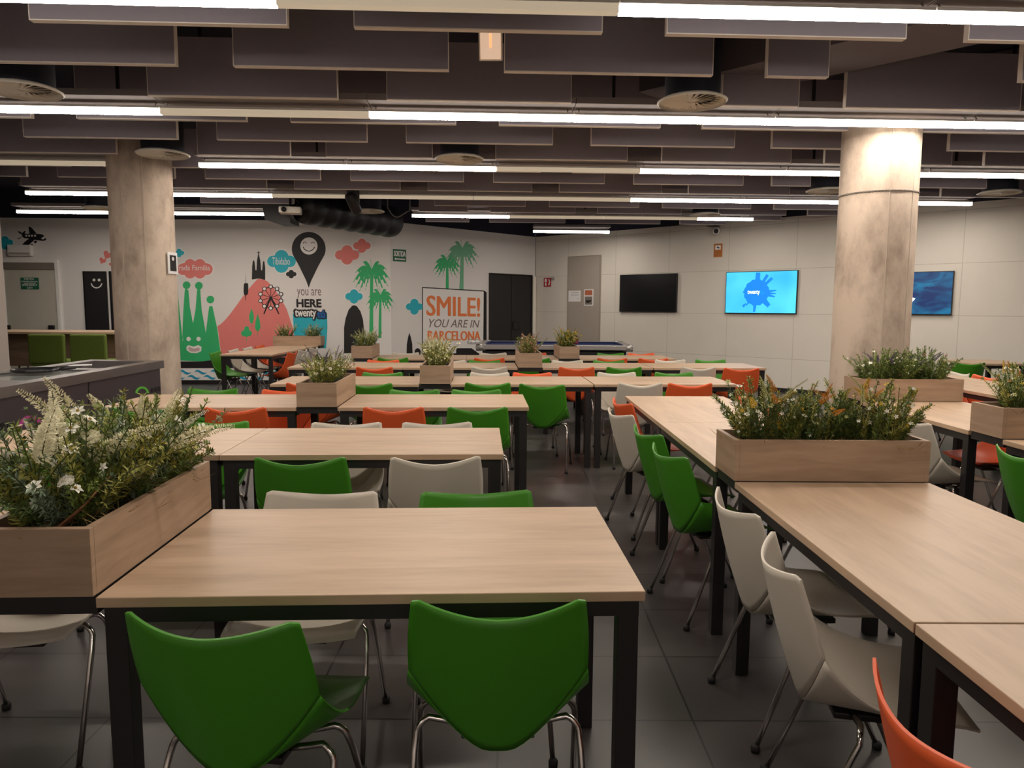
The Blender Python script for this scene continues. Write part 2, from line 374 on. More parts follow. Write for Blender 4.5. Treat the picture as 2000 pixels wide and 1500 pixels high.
# airplane
W1.part('painted_airplane', [[(44, 457), (50, 456.5), (76, 457), (83, 458), (87, 461), (82, 464), (80, 466), (84, 468), (90, 465), (90.5, 468), (88, 470), (82, 470.5), (72, 469), (56, 466), (47, 465), (43, 461)],
        [(58, 457), (56.5, 448), (56, 443.5), (59, 443), (63, 446), (72, 456.5)], [(47, 460), (42, 458), (35, 453), (34.5, 452), (39, 452), (43.5, 455.5), (48, 451), (50.5, 452), (48, 457), (45, 459)],
        [(45, 461), (33.5, 467), (34, 467.5), (38, 466.5), (43, 462.5)], [(58, 465.5), (70, 466), (55, 480), (42, 480), (49, 472)], [(66, 471), (72, 470), (72, 474), (68, 475.5)], [(57, 480), (61, 477), (64, 477), (65, 480)]], MK, .002)
W1.part('painted_airplane_windows', [circ(x, 460.5, 2, n=12) for x in (52, 57.5, 63, 69)], MW, .0065)
def heart(cx, cy, s, rot):
    o_ = []
    for i in range(20):
        t = 2 * PI * i / 20; x = 16 * math.sin(t) ** 3; y = -(13 * math.cos(t) - 5 * math.cos(2 * t) - 2 * math.cos(3 * t) - math.cos(4 * t))
        x, y = x * s / 16, y * s / 16; o_.append((cx + x * math.cos(rot) - y * math.sin(rot), cy + x * math.sin(rot) + y * math.cos(rot)))
    return o_
W1.part('painted_hearts', [heart(210, 498, 9, .5), heart(200.5, 509, 7, .4), heart(218, 516, 5, -.4)], MR, .003)
# message board painted on the angled wall
cl(W2, 809, 599, 33, 29, MC)
W2.part('painted_sign_outline', [[(824, 560.5), (945, 567.5), (950, 571), (950, 664), (946, 690), (936, 694), (828, 694), (824, 690)]], MK, .004)
W2.part('painted_sign_board', [[(825.3, 562.5), (944, 569.5), (943, 690), (825.3, 690)]], MW, .008)
def skewtxt(W, s, q, mat, **k):     # q: four pixel corners bl, br, tr, tl
    c = [W.m(*p) for p in q]
    o = txt(W.o, 'painted_lettering', s, 0, 1, 0, 1, mat, 0, **k)
    for v in o.data.vertices:
        a, t = v.co.x, v.co.z
        x = (c[0][0] * (1 - a) + c[1][0] * a) * (1 - t) + (c[3][0] * (1 - a) + c[2][0] * a) * t
        z = (c[0][1] * (1 - a) + c[1][1] * a) * (1 - t) + (c[3][1] * (1 - a) + c[2][1] * a) * t
        v.co = (x, v.co.y - .0135, z)
    return o
skewtxt(W2, 'SMILE!', [(833, 616.5), (936, 618.5), (936, 582), (833, 577)], MO, fat=.009)
skewtxt(W2, 'YOU ARE IN', [(835, 639.5), (935, 640), (935.5, 625), (837, 623)], MGR, shear=.18)
skewtxt(W2, 'BARCELONA', [(835, 665), (937, 665), (937, 647), (835, 646)], MO, fat=.007)
W2.part('painted_surfboard', [[(794, 690), (794.5, 672), (797, 658), (799.5, 650), (802, 658), (805, 672), (805.5, 690)]], MK, .002)
W2.part('painted_car_wheel', [circ(815, 688, 6, 8), [(890, 680), (920, 680), (934, 690), (934, 694), (890, 694)]], MK, .012)
# doors in the walls
def wallbox(W, name, p0, p1, mat, y0, y1, parent=None, bev=0):      # p0 left-bottom px, p1 right-top px
    a = W.m(*p0); b = W.m(*p1)
    return MB().box(a[0], b[0], -y1, -y0, a[1], b[1], bev=bev).build(name, mat, parent or W.o)
def door(W, name, xl, xr, yt, mat, frame_mat, fwid=.04, split=False, fd=.05, z0=.0):
    a = W.m(xl, yt); b = W.m(xr, yt); zt = (a[1] + b[1]) / 2
    o = struct(MB().box(a[0], b[0], -.012, 0, z0, zt).build(name, frame_mat, loc=W.o.location, rz=W.rz))
    f = MB(); f.box(a[0] - fwid, a[0], -fd, 0, z0, zt + fwid); f.box(b[0], b[0] + fwid, -fd, 0, z0, zt + fwid); f.box(a[0], b[0], -fd, 0, zt, zt + fwid)
    f.build('door_frame', frame_mat, o)
    n_ = 2 if split else 1
    for i in range(n_):
        x0 = a[0] + (b[0] - a[0]) * i / n_ + .008; x1 = a[0] + (b[0] - a[0]) * (i + 1) / n_ - .008
        MB().box(x0, x1, -.03, -.012, z0 + .01, zt - .01, bev=.003).build('door_leaf', mat, o)
    return o, a[0], b[0], zt
DGREY = plain('grey_door_paint', (.56, .53, .45), .6)
d1, xa, xb, zt = door(W1, 'door_1', 9, 109, 513, DGREY, WHITE, .05)
MB().box(xa, xb, -.06, -.03, zt - .12, zt).build('lintel_shadow_band', plain('lintel_shadow_dark', (.22, .19, .16), .7), d1)  # dark band across the door top paints the lintel's shadow
MB().box(xb - .16, xb - .06, -.08, -.03, .9, 1.06, bev=.01).build('door_handle', BLACK, d1)
MB().box(xa + .01, xa + .06, -.08, -.03, .9, 1.06, bev=.01).build('door_handle', BLACK, d1)
d2, xa, xb, zt = door(W1, 'door_2', 164, 207, 531, MK, MK, .01, fd=.034)
mb = MB(); mb.flat([W1.m(*p) for p in circ(185.5, 547, 2.7)], -.031, -.036); mb.flat([W1.m(*p) for p in circ(195.5, 547, 2.7)], -.031, -.036)
mb.flat([W1.m(*p) for p in arc(190.5, 552, 10.3, 1.1, .12, PI - .12)], -.031, -.036); mb.build('door_smile', WHITE, d2, normals=False)
door(W1, 'door_3', 215, 258, 531, MK, MK, .01, fd=.034)
d4, xa, xb, zt = door(W2, 'door_4', 956, 1036, 537, plain('black_door', (.014, .013, .014), .5), plain('black_door_frame', (.02, .018, .018), .5), .02, True)
MB().box(xa + (xb - xa) * .5 + .04, xa + (xb - xa) * .5 + .25, -.06, -.03, .95, 1.12, bev=.01).build('door_handle', BLACK, d4)
TAUPE = plain('taupe_door', (.38, .335, .29), .6, var=.03)
d5, xa, xb, zt = door(W3, 'door_5', 1111, 1174, 500.5, TAUPE, TAUPE, .012, fd=.02)
# right end of the angled wall: pale reveal
wallbox(W2, 'wall_reveal', (1037, 690), (1043, 540), CREAM, 0, .06)

# ---------------------------------------------------------------- signs, papers, small wall things
GREEN = plain('sign_green', (.012, .13, .07), .5); RED = plain('sign_red', (.42, .01, .02), .5)
def wallthing(name, W, xl, xr, yt, yb, mat, label, cat, th=.008, out=.002, bev=0):
    a = W.m(xl, yb); b = W.m(xr, yt); pos = W.p + W.d * a[0] + W.n * out; pos.z = a[1]
    o = MB().box(0, b[0] - a[0], -th, 0, 0, b[1] - a[1], bev=bev).build(name, mat, loc=pos, rz=W.rz)
    tag(o, label, cat); return o, b[0] - a[0], b[1] - a[1]
o, w_, h_ = wallthing('exit_sign', W2, 767.5, 792.5, 488, 510, GREEN, 'small green SORTIDA exit sign with arrow on white wall above the painted palms', 'exit sign')
txt(o, 'lettering', 'SORTIDA', w_ * .06, w_ * .94, h_ * .42, h_ * .86, WHITE, -.0095, fat=.003)
mb = MB(); mb.flat([(w_ * .08, h_ * .2), (w_ * .2, h_ * .32), (w_ * .2, h_ * .25), (w_ * .9, h_ * .25), (w_ * .9, h_ * .15), (w_ * .2, h_ * .15), (w_ * .2, h_ * .08)], -.008, -.011); mb.build('arrow', WHITE, o, normals=False)
o, w_, h_ = wallthing('emergency_exit_sign', W1, 44, 77.5, 542.5, 565, GREEN, 'green emergency exit notice stuck on the grey door at far left', 'sign', out=.033)
for s_, z0, z1, x0, x1 in (('SORTIDA', .80, .96, .2, .76), ("D'EMERG\u00c8NCIA", .60, .75, .05, .95), ('EMERGENCY', .28, .45, .08, .92), ('EXIT', .05, .2, .36, .66)):
    txt(o, 'lettering', s_, w_ * x0, w_ * x1, h_ * z0, h_ * z1, WHITE, -.0095)
mb = MB(); mb.flat([(w_ * .18, h_ * .49), (w_ * .82, h_ * .49), (w_ * .82, h_ * .54), (w_ * .18, h_ * .54)], -.008, -.010); mb.build('text_rule', WHITE, o, normals=False)
o, w_, h_ = wallthing('emergency_light', W1, 21, 65, 479, 500, WHITE, 'white emergency light housing above the grey door, under the painted plane', 'lamp', th=.09, out=.001, bev=.01)
MB().box(.02, w_ - .02, -.095, -.09, .02, h_ * .3).build('diffuser', plain('grey_diffuser', (.4, .37, .33), .4), o)
o, w_, h_ = wallthing('fire_hose_sign', W3, 1062.5, 1076.5, 542.5, 560, RED, 'small red fire extinguisher sign beside the black double door', 'sign')
mb = MB()
mb.flat([(w_ * .14, h_ * .5), (w_ * .42, h_ * .5), (w_ * .42, h_ * .9), (w_ * .14, h_ * .9)], -.008, -.010); mb.flat([(w_ * .18, h_ * .1), (w_ * .4, h_ * .1), (w_ * .4, h_ * .42), (w_ * .18, h_ * .42)], -.008, -.010)
mb.flat([(w_ * .62, h_ * .15), (w_ * .8, h_ * .15), (w_ * .9, h_ * .5), (w_ * .8, h_ * .85), (w_ * .66, h_ * .85), (w_ * .76, h_ * .5)], -.008, -.010)
mb.build('pictogram', WHITE, o, normals=False)
o, w_, h_ = wallthing('alarm_bell', W3, 1079, 1083, 541, 547, plain('grey_bell', (.3, .28, .26), .5), 'tiny grey alarm sounder right of the red sign', 'alarm', th=.05, bev=.01)
o, w_, h_ = wallthing('paper_notice', W3, 1112, 1136, 567.5, 589, PAPER, 'white paper notice taped on the taupe wall door, left one', 'paper', th=.002, out=.032)
mb = MB()
for z, x0, x1 in ((.8, .2, .85), (.58, .2, .85), (.25, .7, .85)): mb.flat([(w_ * x0, h_ * z), (w_ * x1, h_ * z), (w_ * x1, h_ * (z + .035)), (w_ * x0, h_ * (z + .035))], -.002, -.003)
mb.build('printed_lines', MGR, o, normals=False)
o, w_, h_ = wallthing('poster', W3, 1142.5, 1161, 565, 597, PAPER, 'small framed poster with an orange top on the taupe wall door', 'poster', th=.006, out=.032)
mb = MB(); mb.flat([(w_ * .1, h_ * .64), (w_ * .9, h_ * .64), (w_ * .9, h_ * .95), (w_ * .1, h_ * .95)], -.006, -.008); mb.build('orange_panel', flatmat('poster_orange', (.45, .13, .06)), o, normals=False)
mb = MB(); mb.flat([(w_ * .1, h_ * .06), (w_ * .9, h_ * .06), (w_ * .9, h_ * .56), (w_ * .1, h_ * .56)], -.006, -.008); mb.build('grey_panel', flatmat('poster_grey', (.2, .17, .15)), o, normals=False)
mb = MB(); mb.flat([(w_ * .2, h_ * .22), (w_ * .45, h_ * .16), (w_ * .75, h_ * .24), (w_ * .8, h_ * .34), (w_ * .25, h_ * .33)], -.008, -.010); mb.build('dark_motif', MK, o, normals=False)
o, w_, h_ = wallthing('camera_notice', W3, 1394, 1411.5, 475.5, 502.5, flatmat('notice_orange', (.50, .17, .035)), 'orange video surveillance notice on the panelled wall above the screens', 'sign')
mb = MB(); mb.flat([(w_ * .18, h_ * .55), (w_ * .82, h_ * .55), (w_ * .82, h_ * .88), (w_ * .18, h_ * .88)], -.008, -.010); mb.build('white_panel', WHITE, o, normals=False)
mb = MB(); mb.flat([(w_ * .35, h_ * .72), (w_ * .62, h_ * .62), (w_ * .7, h_ * .7), (w_ * .42, h_ * .8)], -.010, -.012); mb.build('camera_symbol', MK, o, normals=False)
mb = MB()
for z in (.92, .42, .32, .22, .1): mb.flat([(w_ * .12, h_ * z), (w_ * .88, h_ * z), (w_ * .88, h_ * (z + .025)), (w_ * .12, h_ * (z + .025))], -.008, -.0095)
mb.build('printed_lines', flatmat('notice_brown', (.25, .08, .02)), o, normals=False)
# surveillance camera
p = W3.world(1400, 450, 0)
e = empty('surveillance_camera', p, W3.rz, 'white round surveillance camera above the orange notice', 'camera')
T = Matrix.Rotation(math.radians(100), 4, 'X') @ Matrix.Rotation(.4, 4, 'Y')
MB().lathe([(0, 0), (.05, 0), (.055, .04), (.03, .06), (.03, .1)], 20, Matrix.Rotation(math.radians(90), 4, 'X')).build('mount', WHITE, e)
MB().lathe([(0, .08), (.05, .085), (.06, .11), (.06, .2), (.045, .215), (0, .215)], 20, T).build('housing', WHITE, e)
MB().lathe([(0, .216), (.042, .216), (.03, .225), (0, .228)], 20, T).build('lens', MK, e)
MB().box(-.09, .09, -.24, -.06, .055, .062).build('sun_hood', BLACK, e)

# ---------------------------------------------------------------- screens
def tv(W, xl, xr, yt, yb, label, smat):
    a = W.m(xl, yb); b = W.m(xr, yt); zt = (W.m(xl, yt)[1] + W.m(xr, yt)[1]) / 2
    cx = (W.m((xl), (yt + yb) / 2)[0] + W.m((xr), (yt + yb) / 2)[0]) / 2
    ww = b[0] - a[0]; z0 = a[1]; hh = ww * .575
    pos = W.p + W.d * a[0]; pos.z = z0
    e = empty('wall_screen', pos, W.rz, label, 'television', 'flat screens on the panelled wall')
    MB().box(0, ww, -.05, -.005, 0, hh, bev=.004).build('casing', plain('screen_casing', (.01, .01, .01), .3), e)
    s_ = MB().box(.012, ww - .012, -.053, -.05, .014, hh - .012).build('screen', smat, e)
    return e, ww, hh
tv(W3, 1212, 1325, 535, 609, 'flat wall screen that is switched off and black', plain('screen_off', (.006, .006, .008), .18))
m, n, l, b = new_mat('screen_cyan'); setc(b, (.01, .02, .03), .3)
tc = n.new('ShaderNodeTexCoord'); nz = n.new('ShaderNodeTexNoise'); nz.inputs['Scale'].default_value = 1.2
cr = n.new('ShaderNodeValToRGB'); cr.color_ramp.elements[0].color = (.03, .48, 1, 1); cr.color_ramp.elements[1].color = (.10, .75, 1, 1); cr.color_ramp.elements[0].position = .35; cr.color_ramp.elements[1].position = .65
l.new(tc.outputs['Object'], nz.inputs[0]); l.new(nz.outputs[0], cr.inputs[0]); l.new(cr.outputs[0], b.inputs['Emission Color']); b.inputs['Emission Strength'].default_value = .95
e, ww, hh = tv(W3, 1418, 1561, 526, 612, 'bright cyan wall screen showing a blue globe logo', m)
gb = emit('screen_logo_blue', (.0, .24, .90), .95, (.01, .02, .03)); gt = emit('screen_logo_teal', (.0, .36, .75), .9, (.01, .02, .03)); gw = emit('screen_logo_white', (.8, .93, 1), 1.0)
gcx, gcy, gr = ww * .45, hh * .50, hh * .30
lg = MB(); k = 0
def lf(lp):
    global k
    lg.flat(lp, -.053, -.0545 - k * 2e-5); k += 1
gear = []
for i in range(48):
    a = 2 * PI * i / 48; r0 = gr * (1.0 + (.05 if (i // 2) % 2 else 0)); gear.append((gcx + r0 * math.cos(a), gcy + r0 * math.sin(a)))
lf(gear)
def spoke(a, r0, r1, w0, w1):
    a = math.radians(a); c, s_ = math.cos(a), math.sin(a)
    lf([(gcx + c * r0 - s_ * -w0, gcy + s_ * r0 + c * -w0), (gcx + c * r1 - s_ * -w1, gcy + s_ * r1 + c * -w1), (gcx + c * r1 - s_ * w1, gcy + s_ * r1 + c * w1), (gcx + c * r0 - s_ * w0, gcy + s_ * r0 + c * w0)])
for a in ((87, .9, 1.55, .2, .17), (58, .9, 1.6, .12, .12), (42, .9, 1.65, .12, .11), (5, .9, 1.6, .1, .04), (-4, .9, 1.55, .1, .03), (-13, .9, 1.55, .12, .04), (-95, .9, 1.55, .14, .08), (178, .9, 1.12, .12, .06), (-45, .9, 1.5, .22, .16), (-128, .9, 1.3, .06, .05), (-134, 1.2, 1.55, .04, .12)):
    spoke(a[0], a[1] * gr, a[2] * gr, a[3] * gr, a[4] * gr)
lg.build('globe_logo', gb, e, normals=False)
txt(e, 'logo_lettering', 'twenty', gcx - gr * .72, gcx + gr * .28, gcy - gr * .22, gcy + gr * .16, gw, -.057, fat=.0012)
txt(e, 'logo_lettering', 't\u00fa', gcx + gr * .32, gcx + gr * .62, gcy - gr * .12, gcy + gr * .16, gt, -.057)
m, n, l, b = new_mat('screen_ocean'); setc(b, (.01, .02, .03), .3)
tc = n.new('ShaderNodeTexCoord'); mp = n.new('ShaderNodeMapping'); mp.inputs['Scale'].default_value = (2.2, 1, 5)
nz = n.new('ShaderNodeTexNoise'); nz.inputs['Scale'].default_value = 1.3; nz.inputs['Detail'].default_value = 4; nz.inputs['Distortion'].default_value = 1
cr = n.new('ShaderNodeValToRGB'); cr.color_ramp.elements[0].color = (.0, .018, .11, 1); cr.color_ramp.elements[1].color = (.0, .19, .38, 1); cr.color_ramp.elements[0].position = .38; cr.color_ramp.elements[1].position = .72
l.new(tc.outputs['Object'], mp.inputs[0]); l.new(mp.outputs[0], nz.inputs[0]); l.new(nz.outputs[0], cr.inputs[0]); l.new(cr.outputs[0], b.inputs['Emission Color']); b.inputs['Emission Strength'].default_value = .85
e, ww, hh = tv(W3, 1700, 1866, 519, 614, 'wall screen with a deep blue underwater picture, right of the concrete column', m)
mb = MB(); x0 = ww * .46
mb.flat([(x0 - .06, hh * .1), (x0 + .0, hh * .22), (x0 + .08, hh * .3), (x0 + .12, hh * .38), (x0 + .05, hh * .42), (x0, hh * .5), (x0 - .02, hh * .36), (x0 - .08, hh * .3)], -.053, -.0545)
mb.build('picture_detail', gw, e, normals=False)

# ---------------------------------------------------------------- columns
m, n, l, b = new_mat('cast_concrete'); setc(b, (.42, .34, .27), .8)
tc = n.new('ShaderNodeTexCoord'); mp = n.new('ShaderNodeMapping'); mp.inputs['Scale'].default_value = (1.6, 1.6, .9)
n1 = n.new('ShaderNodeTexNoise'); n1.inputs['Scale'].default_value = 1.6; n1.inputs['Detail'].default_value = 8; n1.inputs['Roughness'].default_value = .65
l.new(tc.outputs['Object'], mp.inputs[0]); l.new(mp.outputs[0], n1.inputs[0])
cr = n.new('ShaderNodeValToRGB'); cr.color_ramp.elements[0].position = .36; cr.color_ramp.elements[1].position = .56
cr.color_ramp.elements[0].color = (.34, .265, .21, 1); cr.color_ramp.elements[1].color = (.60, .49, .395, 1)
n2 = n.new('ShaderNodeTexVoronoi'); n2.inputs['Scale'].default_value = 5; l.new(tc.outputs['Object'], n2.inputs['Vector'])
c2 = n.new('ShaderNodeValToRGB'); c2.color_ramp.elements[0].position = .02; c2.color_ramp.elements[1].position = .06
c2.color_ramp.elements[0].color = (.35, .3, .28, 1); c2.color_ramp.elements[1].color = (1, 1, 1, 1)
l.new(n2.outputs['Distance'], c2.inputs[0])
mx = n.new('ShaderNodeMix'); mx.data_type = 'RGBA'; mx.blend_type = 'MULTIPLY'; mx.inputs[0].default_value = 1
l.new(n1.outputs[0], cr.inputs[0]); l.new(cr.outputs[0], mx.inputs[6]); l.new(c2.outputs[0], mx.inputs[7]); l.new(mx.outputs[2], b.inputs['Base Color'])
bp = n.new('ShaderNodeBump'); bp.inputs['Strength'].default_value = .2; bp.inputs['Distance'].default_value = .004; l.new(n1.outputs[0], bp.inputs['Height']); l.new(bp.outputs[0], b.inputs['Normal'])
CONC = m
WIRE = plain('wire_band', (.20, .17, .15), .6)
def column(x, y, r, label):
    o = MB().lathe([(r, 0), (r, 3.45)], 64).build('concrete_column', CONC, loc=(x, y, 0)); tag(o, label, 'column')
    MB().lathe([(r + .001, 0), (r + .0035, .002)], 3)
    s_ = MB()
    for a in (-1.75, -1.05): s_.box(-.004, .004, -.004, .002, 0, 3.45, mat=Matrix.Translation((r * math.cos(a), r * math.sin(a), 0)) @ Matrix.Rotation(a + PI / 2, 4, 'Z'))
    s_.build('formwork_seam', plain('seam', (.52, .44, .36), .8), o)
    return o
c1 = column(-3.80, 7.55, .302, 'round raw concrete column on the left, behind the steel counter')
c2_ = column(3.06, 6.20, .302, 'round raw concrete column on the right, in front of the screens')
zb = 2.36; wb = MB()
pts = [(.305 * math.cos(a), .305 * math.sin(a), zb + .006 * math.sin(a * 40)) for a in [2 * PI * i / 200 for i in range(201)]]
pts2 = [(.305 * math.cos(a), .305 * math.sin(a), zb - .006 * math.sin(a * 40)) for a in [2 * PI * i / 200 for i in range(201)]]
wb.tube(pts, .003, 4); wb.tube(pts2, .003, 4); wb.build('wire_band', WIRE, c2_)
# poster on the left column
a = math.radians(-6); 
e = empty('paper_poster', (-3.80 + .306 * math.cos(a), 7.55 + .306 * math.sin(a), 1.84), a + PI / 2, 'small black and white poster taped on the left concrete column', 'poster')
MB().box(-.085, .085, -.006, 0, -.1, .12).build('sheet', PAPER, e)
MB().box(-.05, .06, -.008, -.006, -.07, .09).build('dark_print', MK, e)
MB().lathe([(0, 0), (.02, .001)], 12, Matrix.Translation((0, -.0095, .055)) @ Matrix.Rotation(PI / 2, 4, 'X')).build('round_motif', PAPER, e)

# ---------------------------------------------------------------- ceiling: baffles, strip lights, diffusers, ducts
BAF = plain('baffle_fabric', (.32, .285, .33), .95, var=.05, scale=30)
EDGE = plain('baffle_edge', (.88, .80, .74), .8)
def inroom(p, m=.25):
    for W in (W1, W2, W3):
        s_ = (p - W.p)
        if s_.dot(W.n) < m: return False
    return True
ordn = ['first', 'second', 'third', 'fourth', 'fifth', 'sixth', 'seventh', 'eighth', 'ninth', 'tenth', 'eleventh', 'twelfth', 'thirteenth', 'fourteenth', 'fifteenth', 'sixteenth', 'seventeenth', 'eighteenth', 'nineteenth', 'twentieth']
ZB, ZT = 2.88, 3.28
DIFF = [(-3.30, 5.05), (1.25, 5.24), (-3.34, 7.09), (-.523, 7.24), (6.0, 9.12), (-2.18, 11.15), (2.96, 11.35), (-6.13, 10.95), (3.83, 9.03)]
def baffle(u0, u1, v, label, edge_l=True):
    cu = (u0 + u1) / 2; L = (u1 - u0) / 2
    mb = MB(); mb.box(-L + .004, L - .004, -.02, .02, ZB + .006, ZT)
    mb.mi = 1; mb.box(-L, L, -.021, .021, ZB, ZB + .006); mb.box(-L, -L + .005, -.021, .021, ZB + .006, ZT); mb.box(L - .005, L, -.021, .021, ZB + .006, ZT)
    o = mb.build('ceiling_baffle', [BAF, EDGE], loc=B(cu, v), rz=YA)
    tag(o, label, 'acoustic baffle', 'dark grey acoustic baffles hanging under the ceiling')
    for s_ in (-.7, .7):
        pass
    return o
rows_v = [4.04 + .67 * k for k in range(-3, 18)]
bi = 0
for ri, v in enumerate(rows_v):
    k = ri - 3
    ph = -.67 if k % 2 == 0 else .145
    js = range(-7, 8); num = 0
    lim = .5 * v + 2.5
    segs = []
    for j in js:
        u0 = ph + 1.665 * j; u1 = u0 + 1.32
        if u1 < -.78 * v - 1.2 or u0 > .78 * v + 1.2: continue
        if v < 8 and B(u0, v).x < -5.7: u0 = max(u0, -5.6 + .17)
        if u1 - u0 < .3: continue
        if k == 1 and j == 1: u1 = u0 + .40 + .0; u0 += .0
        if 10.3 < v < 12.9 and -3.35 < u0 < -.9: 
            if u0 > -1.6: u0 = max(u0, -.95)
            else: continue
        ok = [inroom(B(u0 + (u1 - u0) * t, v), .15) for t in (0, .25, .5, .75, 1)]
        if not any(ok): continue
        while not inroom(B(u1, v), .12) and u1 > u0: u1 -= .05
        while not inroom(B(u0, v), .12) and u1 > u0: u0 += .05
        if u1 - u0 < .25: continue
        # notch round the air diffusers
        for (dx, dy) in DIFF:
            du = dx * math.cos(YA) + dy * math.sin(YA); dv = -dx * math.sin(YA) + dy * math.cos(YA)
            if abs(dv - v) < .24 and u0 - .26 < du < u1 + .26:
                if du - u0 > u1 - du: u1 = min(u1, du - .27)
                else: u0 = max(u0, du + .27)
        if u1 - u0 < .25: continue
        segs.append((u0, u1))
    for si, (u0, u1) in enumerate(segs):
        baffle(u0, u1, v, 'grey ceiling baffle, %s row from the camera, %s from the left' % (ordn[ri] if ri < 20 else 'last', ordn[si]))

LIT = emit('lamp_tube_lit', (1.0, .89, .77), LAMP); LSIDE = emit('lamp_tube_side', (1.0, .90, .78), 6.0); DIM = emit('lamp_unlit_glow', (1.0, .80, .55), .28)  # unlit pieces get a weak glow for light leaking from neighbours
HOUS = plain('lamp_housing', (.62, .60, .57), .4)
RAIL = plain('rail_grey', (.26, .23, .23), .7)
LN = ['front', 'second', 'third', 'fourth', 'fifth', 'rear']
def line(v, b0, spans, nm, extra=''):
    for i, (u0, u1, lit) in enumerate(spans):
        e = empty('strip_light', B((u0 + u1) / 2, v, 2.82), YA,
                  '%s linear lamp, %s line of lights, %s piece from the left' % ('lit white' if lit else 'unlit cream', nm, ordn[i]), 'ceiling light', 'linear ceiling lights')
        L = (u1 - u0) / 2 - .003
        MB().box(-L, L, -.03, .03, .040, .056).build('housing', HOUS, e)
        df = MB(); df.box(-L, L, -.028, .028, 0, .04)
        for f in df.bm.faces:
            if abs(f.calc_center_median().z) < 1e-5: f.material_index = 1
        df.build('diffuser', [LSIDE, LIT] if lit else [DIM, DIM], e)
        MB().box(-L, L, -.15, .15, .090, .135).build('mounting_rail', RAIL, e)
        for s_ in (-1, 1):
            MB().tube([(s_ * (L - .04), 0, .056), (s_ * (L - .04), .03, .09)], .005, 6).build('suspension_rod', HOUS, e)
            MB().box(s_ * (L - .3) - .01, s_ * (L - .3) + .01, -.01, .01, .135, .63).build('hanger', BLACK, e)
def cuts(pts, lits): return [(pts[i], pts[i + 1], lits[i]) for i in range(len(lits))]
line(-.45, 0, cuts([-4.2, -2.6, -1.0, .6, 2.2, 3.8], [0, 0, 0, 0, 0]), 'added unseen nearer')  # unseen lamp line added behind the camera for fill, switched off
line(-2.5, 0, cuts([-4.2, -2.6, -1.0, .6, 2.2, 3.8], [1, 0, 1, 1, 0]), 'added unseen farthest')  # unseen lamp line added behind the camera to fill near faces
line(1.55, 0, cuts([-4.2, -2.6, -1.0, .6, 2.2, 3.8], [1, 0, 1, 0, 1]), 'added unseen overhead')  # unseen lamp line added above the frame to balance the light
line(3.62, 0, cuts([-4.1, -2.54, -.96, .66, 2.21, 3.8, 5.4], [1, 1, 0, 1, 1, 1]), 'front')
line(5.63, 0, cuts([-5.4, -3.95, -2.36, -.83, .70, 2.24, 3.8, 5.4], [0, 1, 0, 1, 1, 1, 1]), 'second')
line(7.68, 0, cuts([-5.4, -3.75], [0]) + cuts([-2.86, -1.37, .16, 1.66, 3.2, 4.74, 6.3], [1, 1, 0, 1, 1, 1]), 'third')
line(9.70, 0, cuts([-5.8, -4.25, -2.7, -1.6, -.1, 1.98, 3.5, 5.05, 6.62], [1, 1, 0, 0, 0, 1, 1, 1]), 'fourth')
line(11.62, 0, cuts([-7.1, -5.6], [1]) + cuts([-4.9, -3.8, -2.68], [1, 1]) + cuts([-1.08, .45, 1.95, 3.45, 4.35], [1, 0, 0, 1]), 'fifth')
line(13.76, 0, cuts([.98, 2.42], [1]), 'rear')

# swirl air diffusers
def diffuser(x, y, label):
    e = empty('air_diffuser', (x, y, 2.84), 0, label, 'air vent', 'round swirl air diffusers in the ceiling')
    r = .23
    MB().lathe([(r, 0), (r + .012, .012), (r - .02, .03), (.16, .03)], 40).build('rim', CREAM, e)
    MB().lathe([(0, .02), (.05, .02), (.055, .035), (0, .04)], 24).build('hub', CREAM, e)
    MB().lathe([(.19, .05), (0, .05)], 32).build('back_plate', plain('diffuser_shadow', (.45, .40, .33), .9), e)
    mb = MB()
    for k in range(20):
        a = 2 * PI * k / 20; T = Matrix.Rotation(a, 4, 'Z') @ Matrix.Translation((.125, 0, .02)) @ Matrix.Rotation(math.radians(20), 4, 'X')
        mb.box(-.085, .085, -.017, .017, -.001, .001, mat=T)
    mb.build('swirl_blades', CREAM, e)
    MB().lathe([(.19, .03), (.19, .61)], 32).build('plenum_duct', DARKD, e)
    return e
DARKD = plain('plenum_black', (.012, .014, .026), .7)
DL = ['at the far left, just behind the front lamps', 'right of the glowing square lamp, near the camera', 'in front of the left column', 'in the middle above the third light line', 'at the far right near the right wall', 'hanging beside the black corrugated duct', 'above the surveillance camera', 'behind the left column', 'half hidden by the right column']
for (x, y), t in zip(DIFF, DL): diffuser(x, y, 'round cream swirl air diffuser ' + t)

# square lamp with a warm reflection
p = at(957, 84, 3.02)
e = empty('emergency_lamp', (p.x, p.y + .10, 3.06), 0, 'small square emergency lamp with warm glow between the front baffles', 'lamp')
T = Matrix.Rotation(math.radians(-62), 4, 'X')
MB().box(-.075, .075, -.11, .11, 0, .05, mat=T, bev=.008).build('housing', CREAM, e)
MB().box(-.064, .064, -.098, .098, -.006, 0, mat=T).build('lens', emit('warm_lens', (.95, .62, .42), .5), e)
MB().box(-.006, .006, -.05, .03, -.009, -.006, mat=T).build('lens_reflection', emit('painted_reflection', (1, .32, .12), 1.3), e)  # orange reflection on the lens, painted as a glowing strip
MB().tube([(0, .06, .02), (0, .06, .38)], .006, 6).build('suspension_rod', BLACK, e)

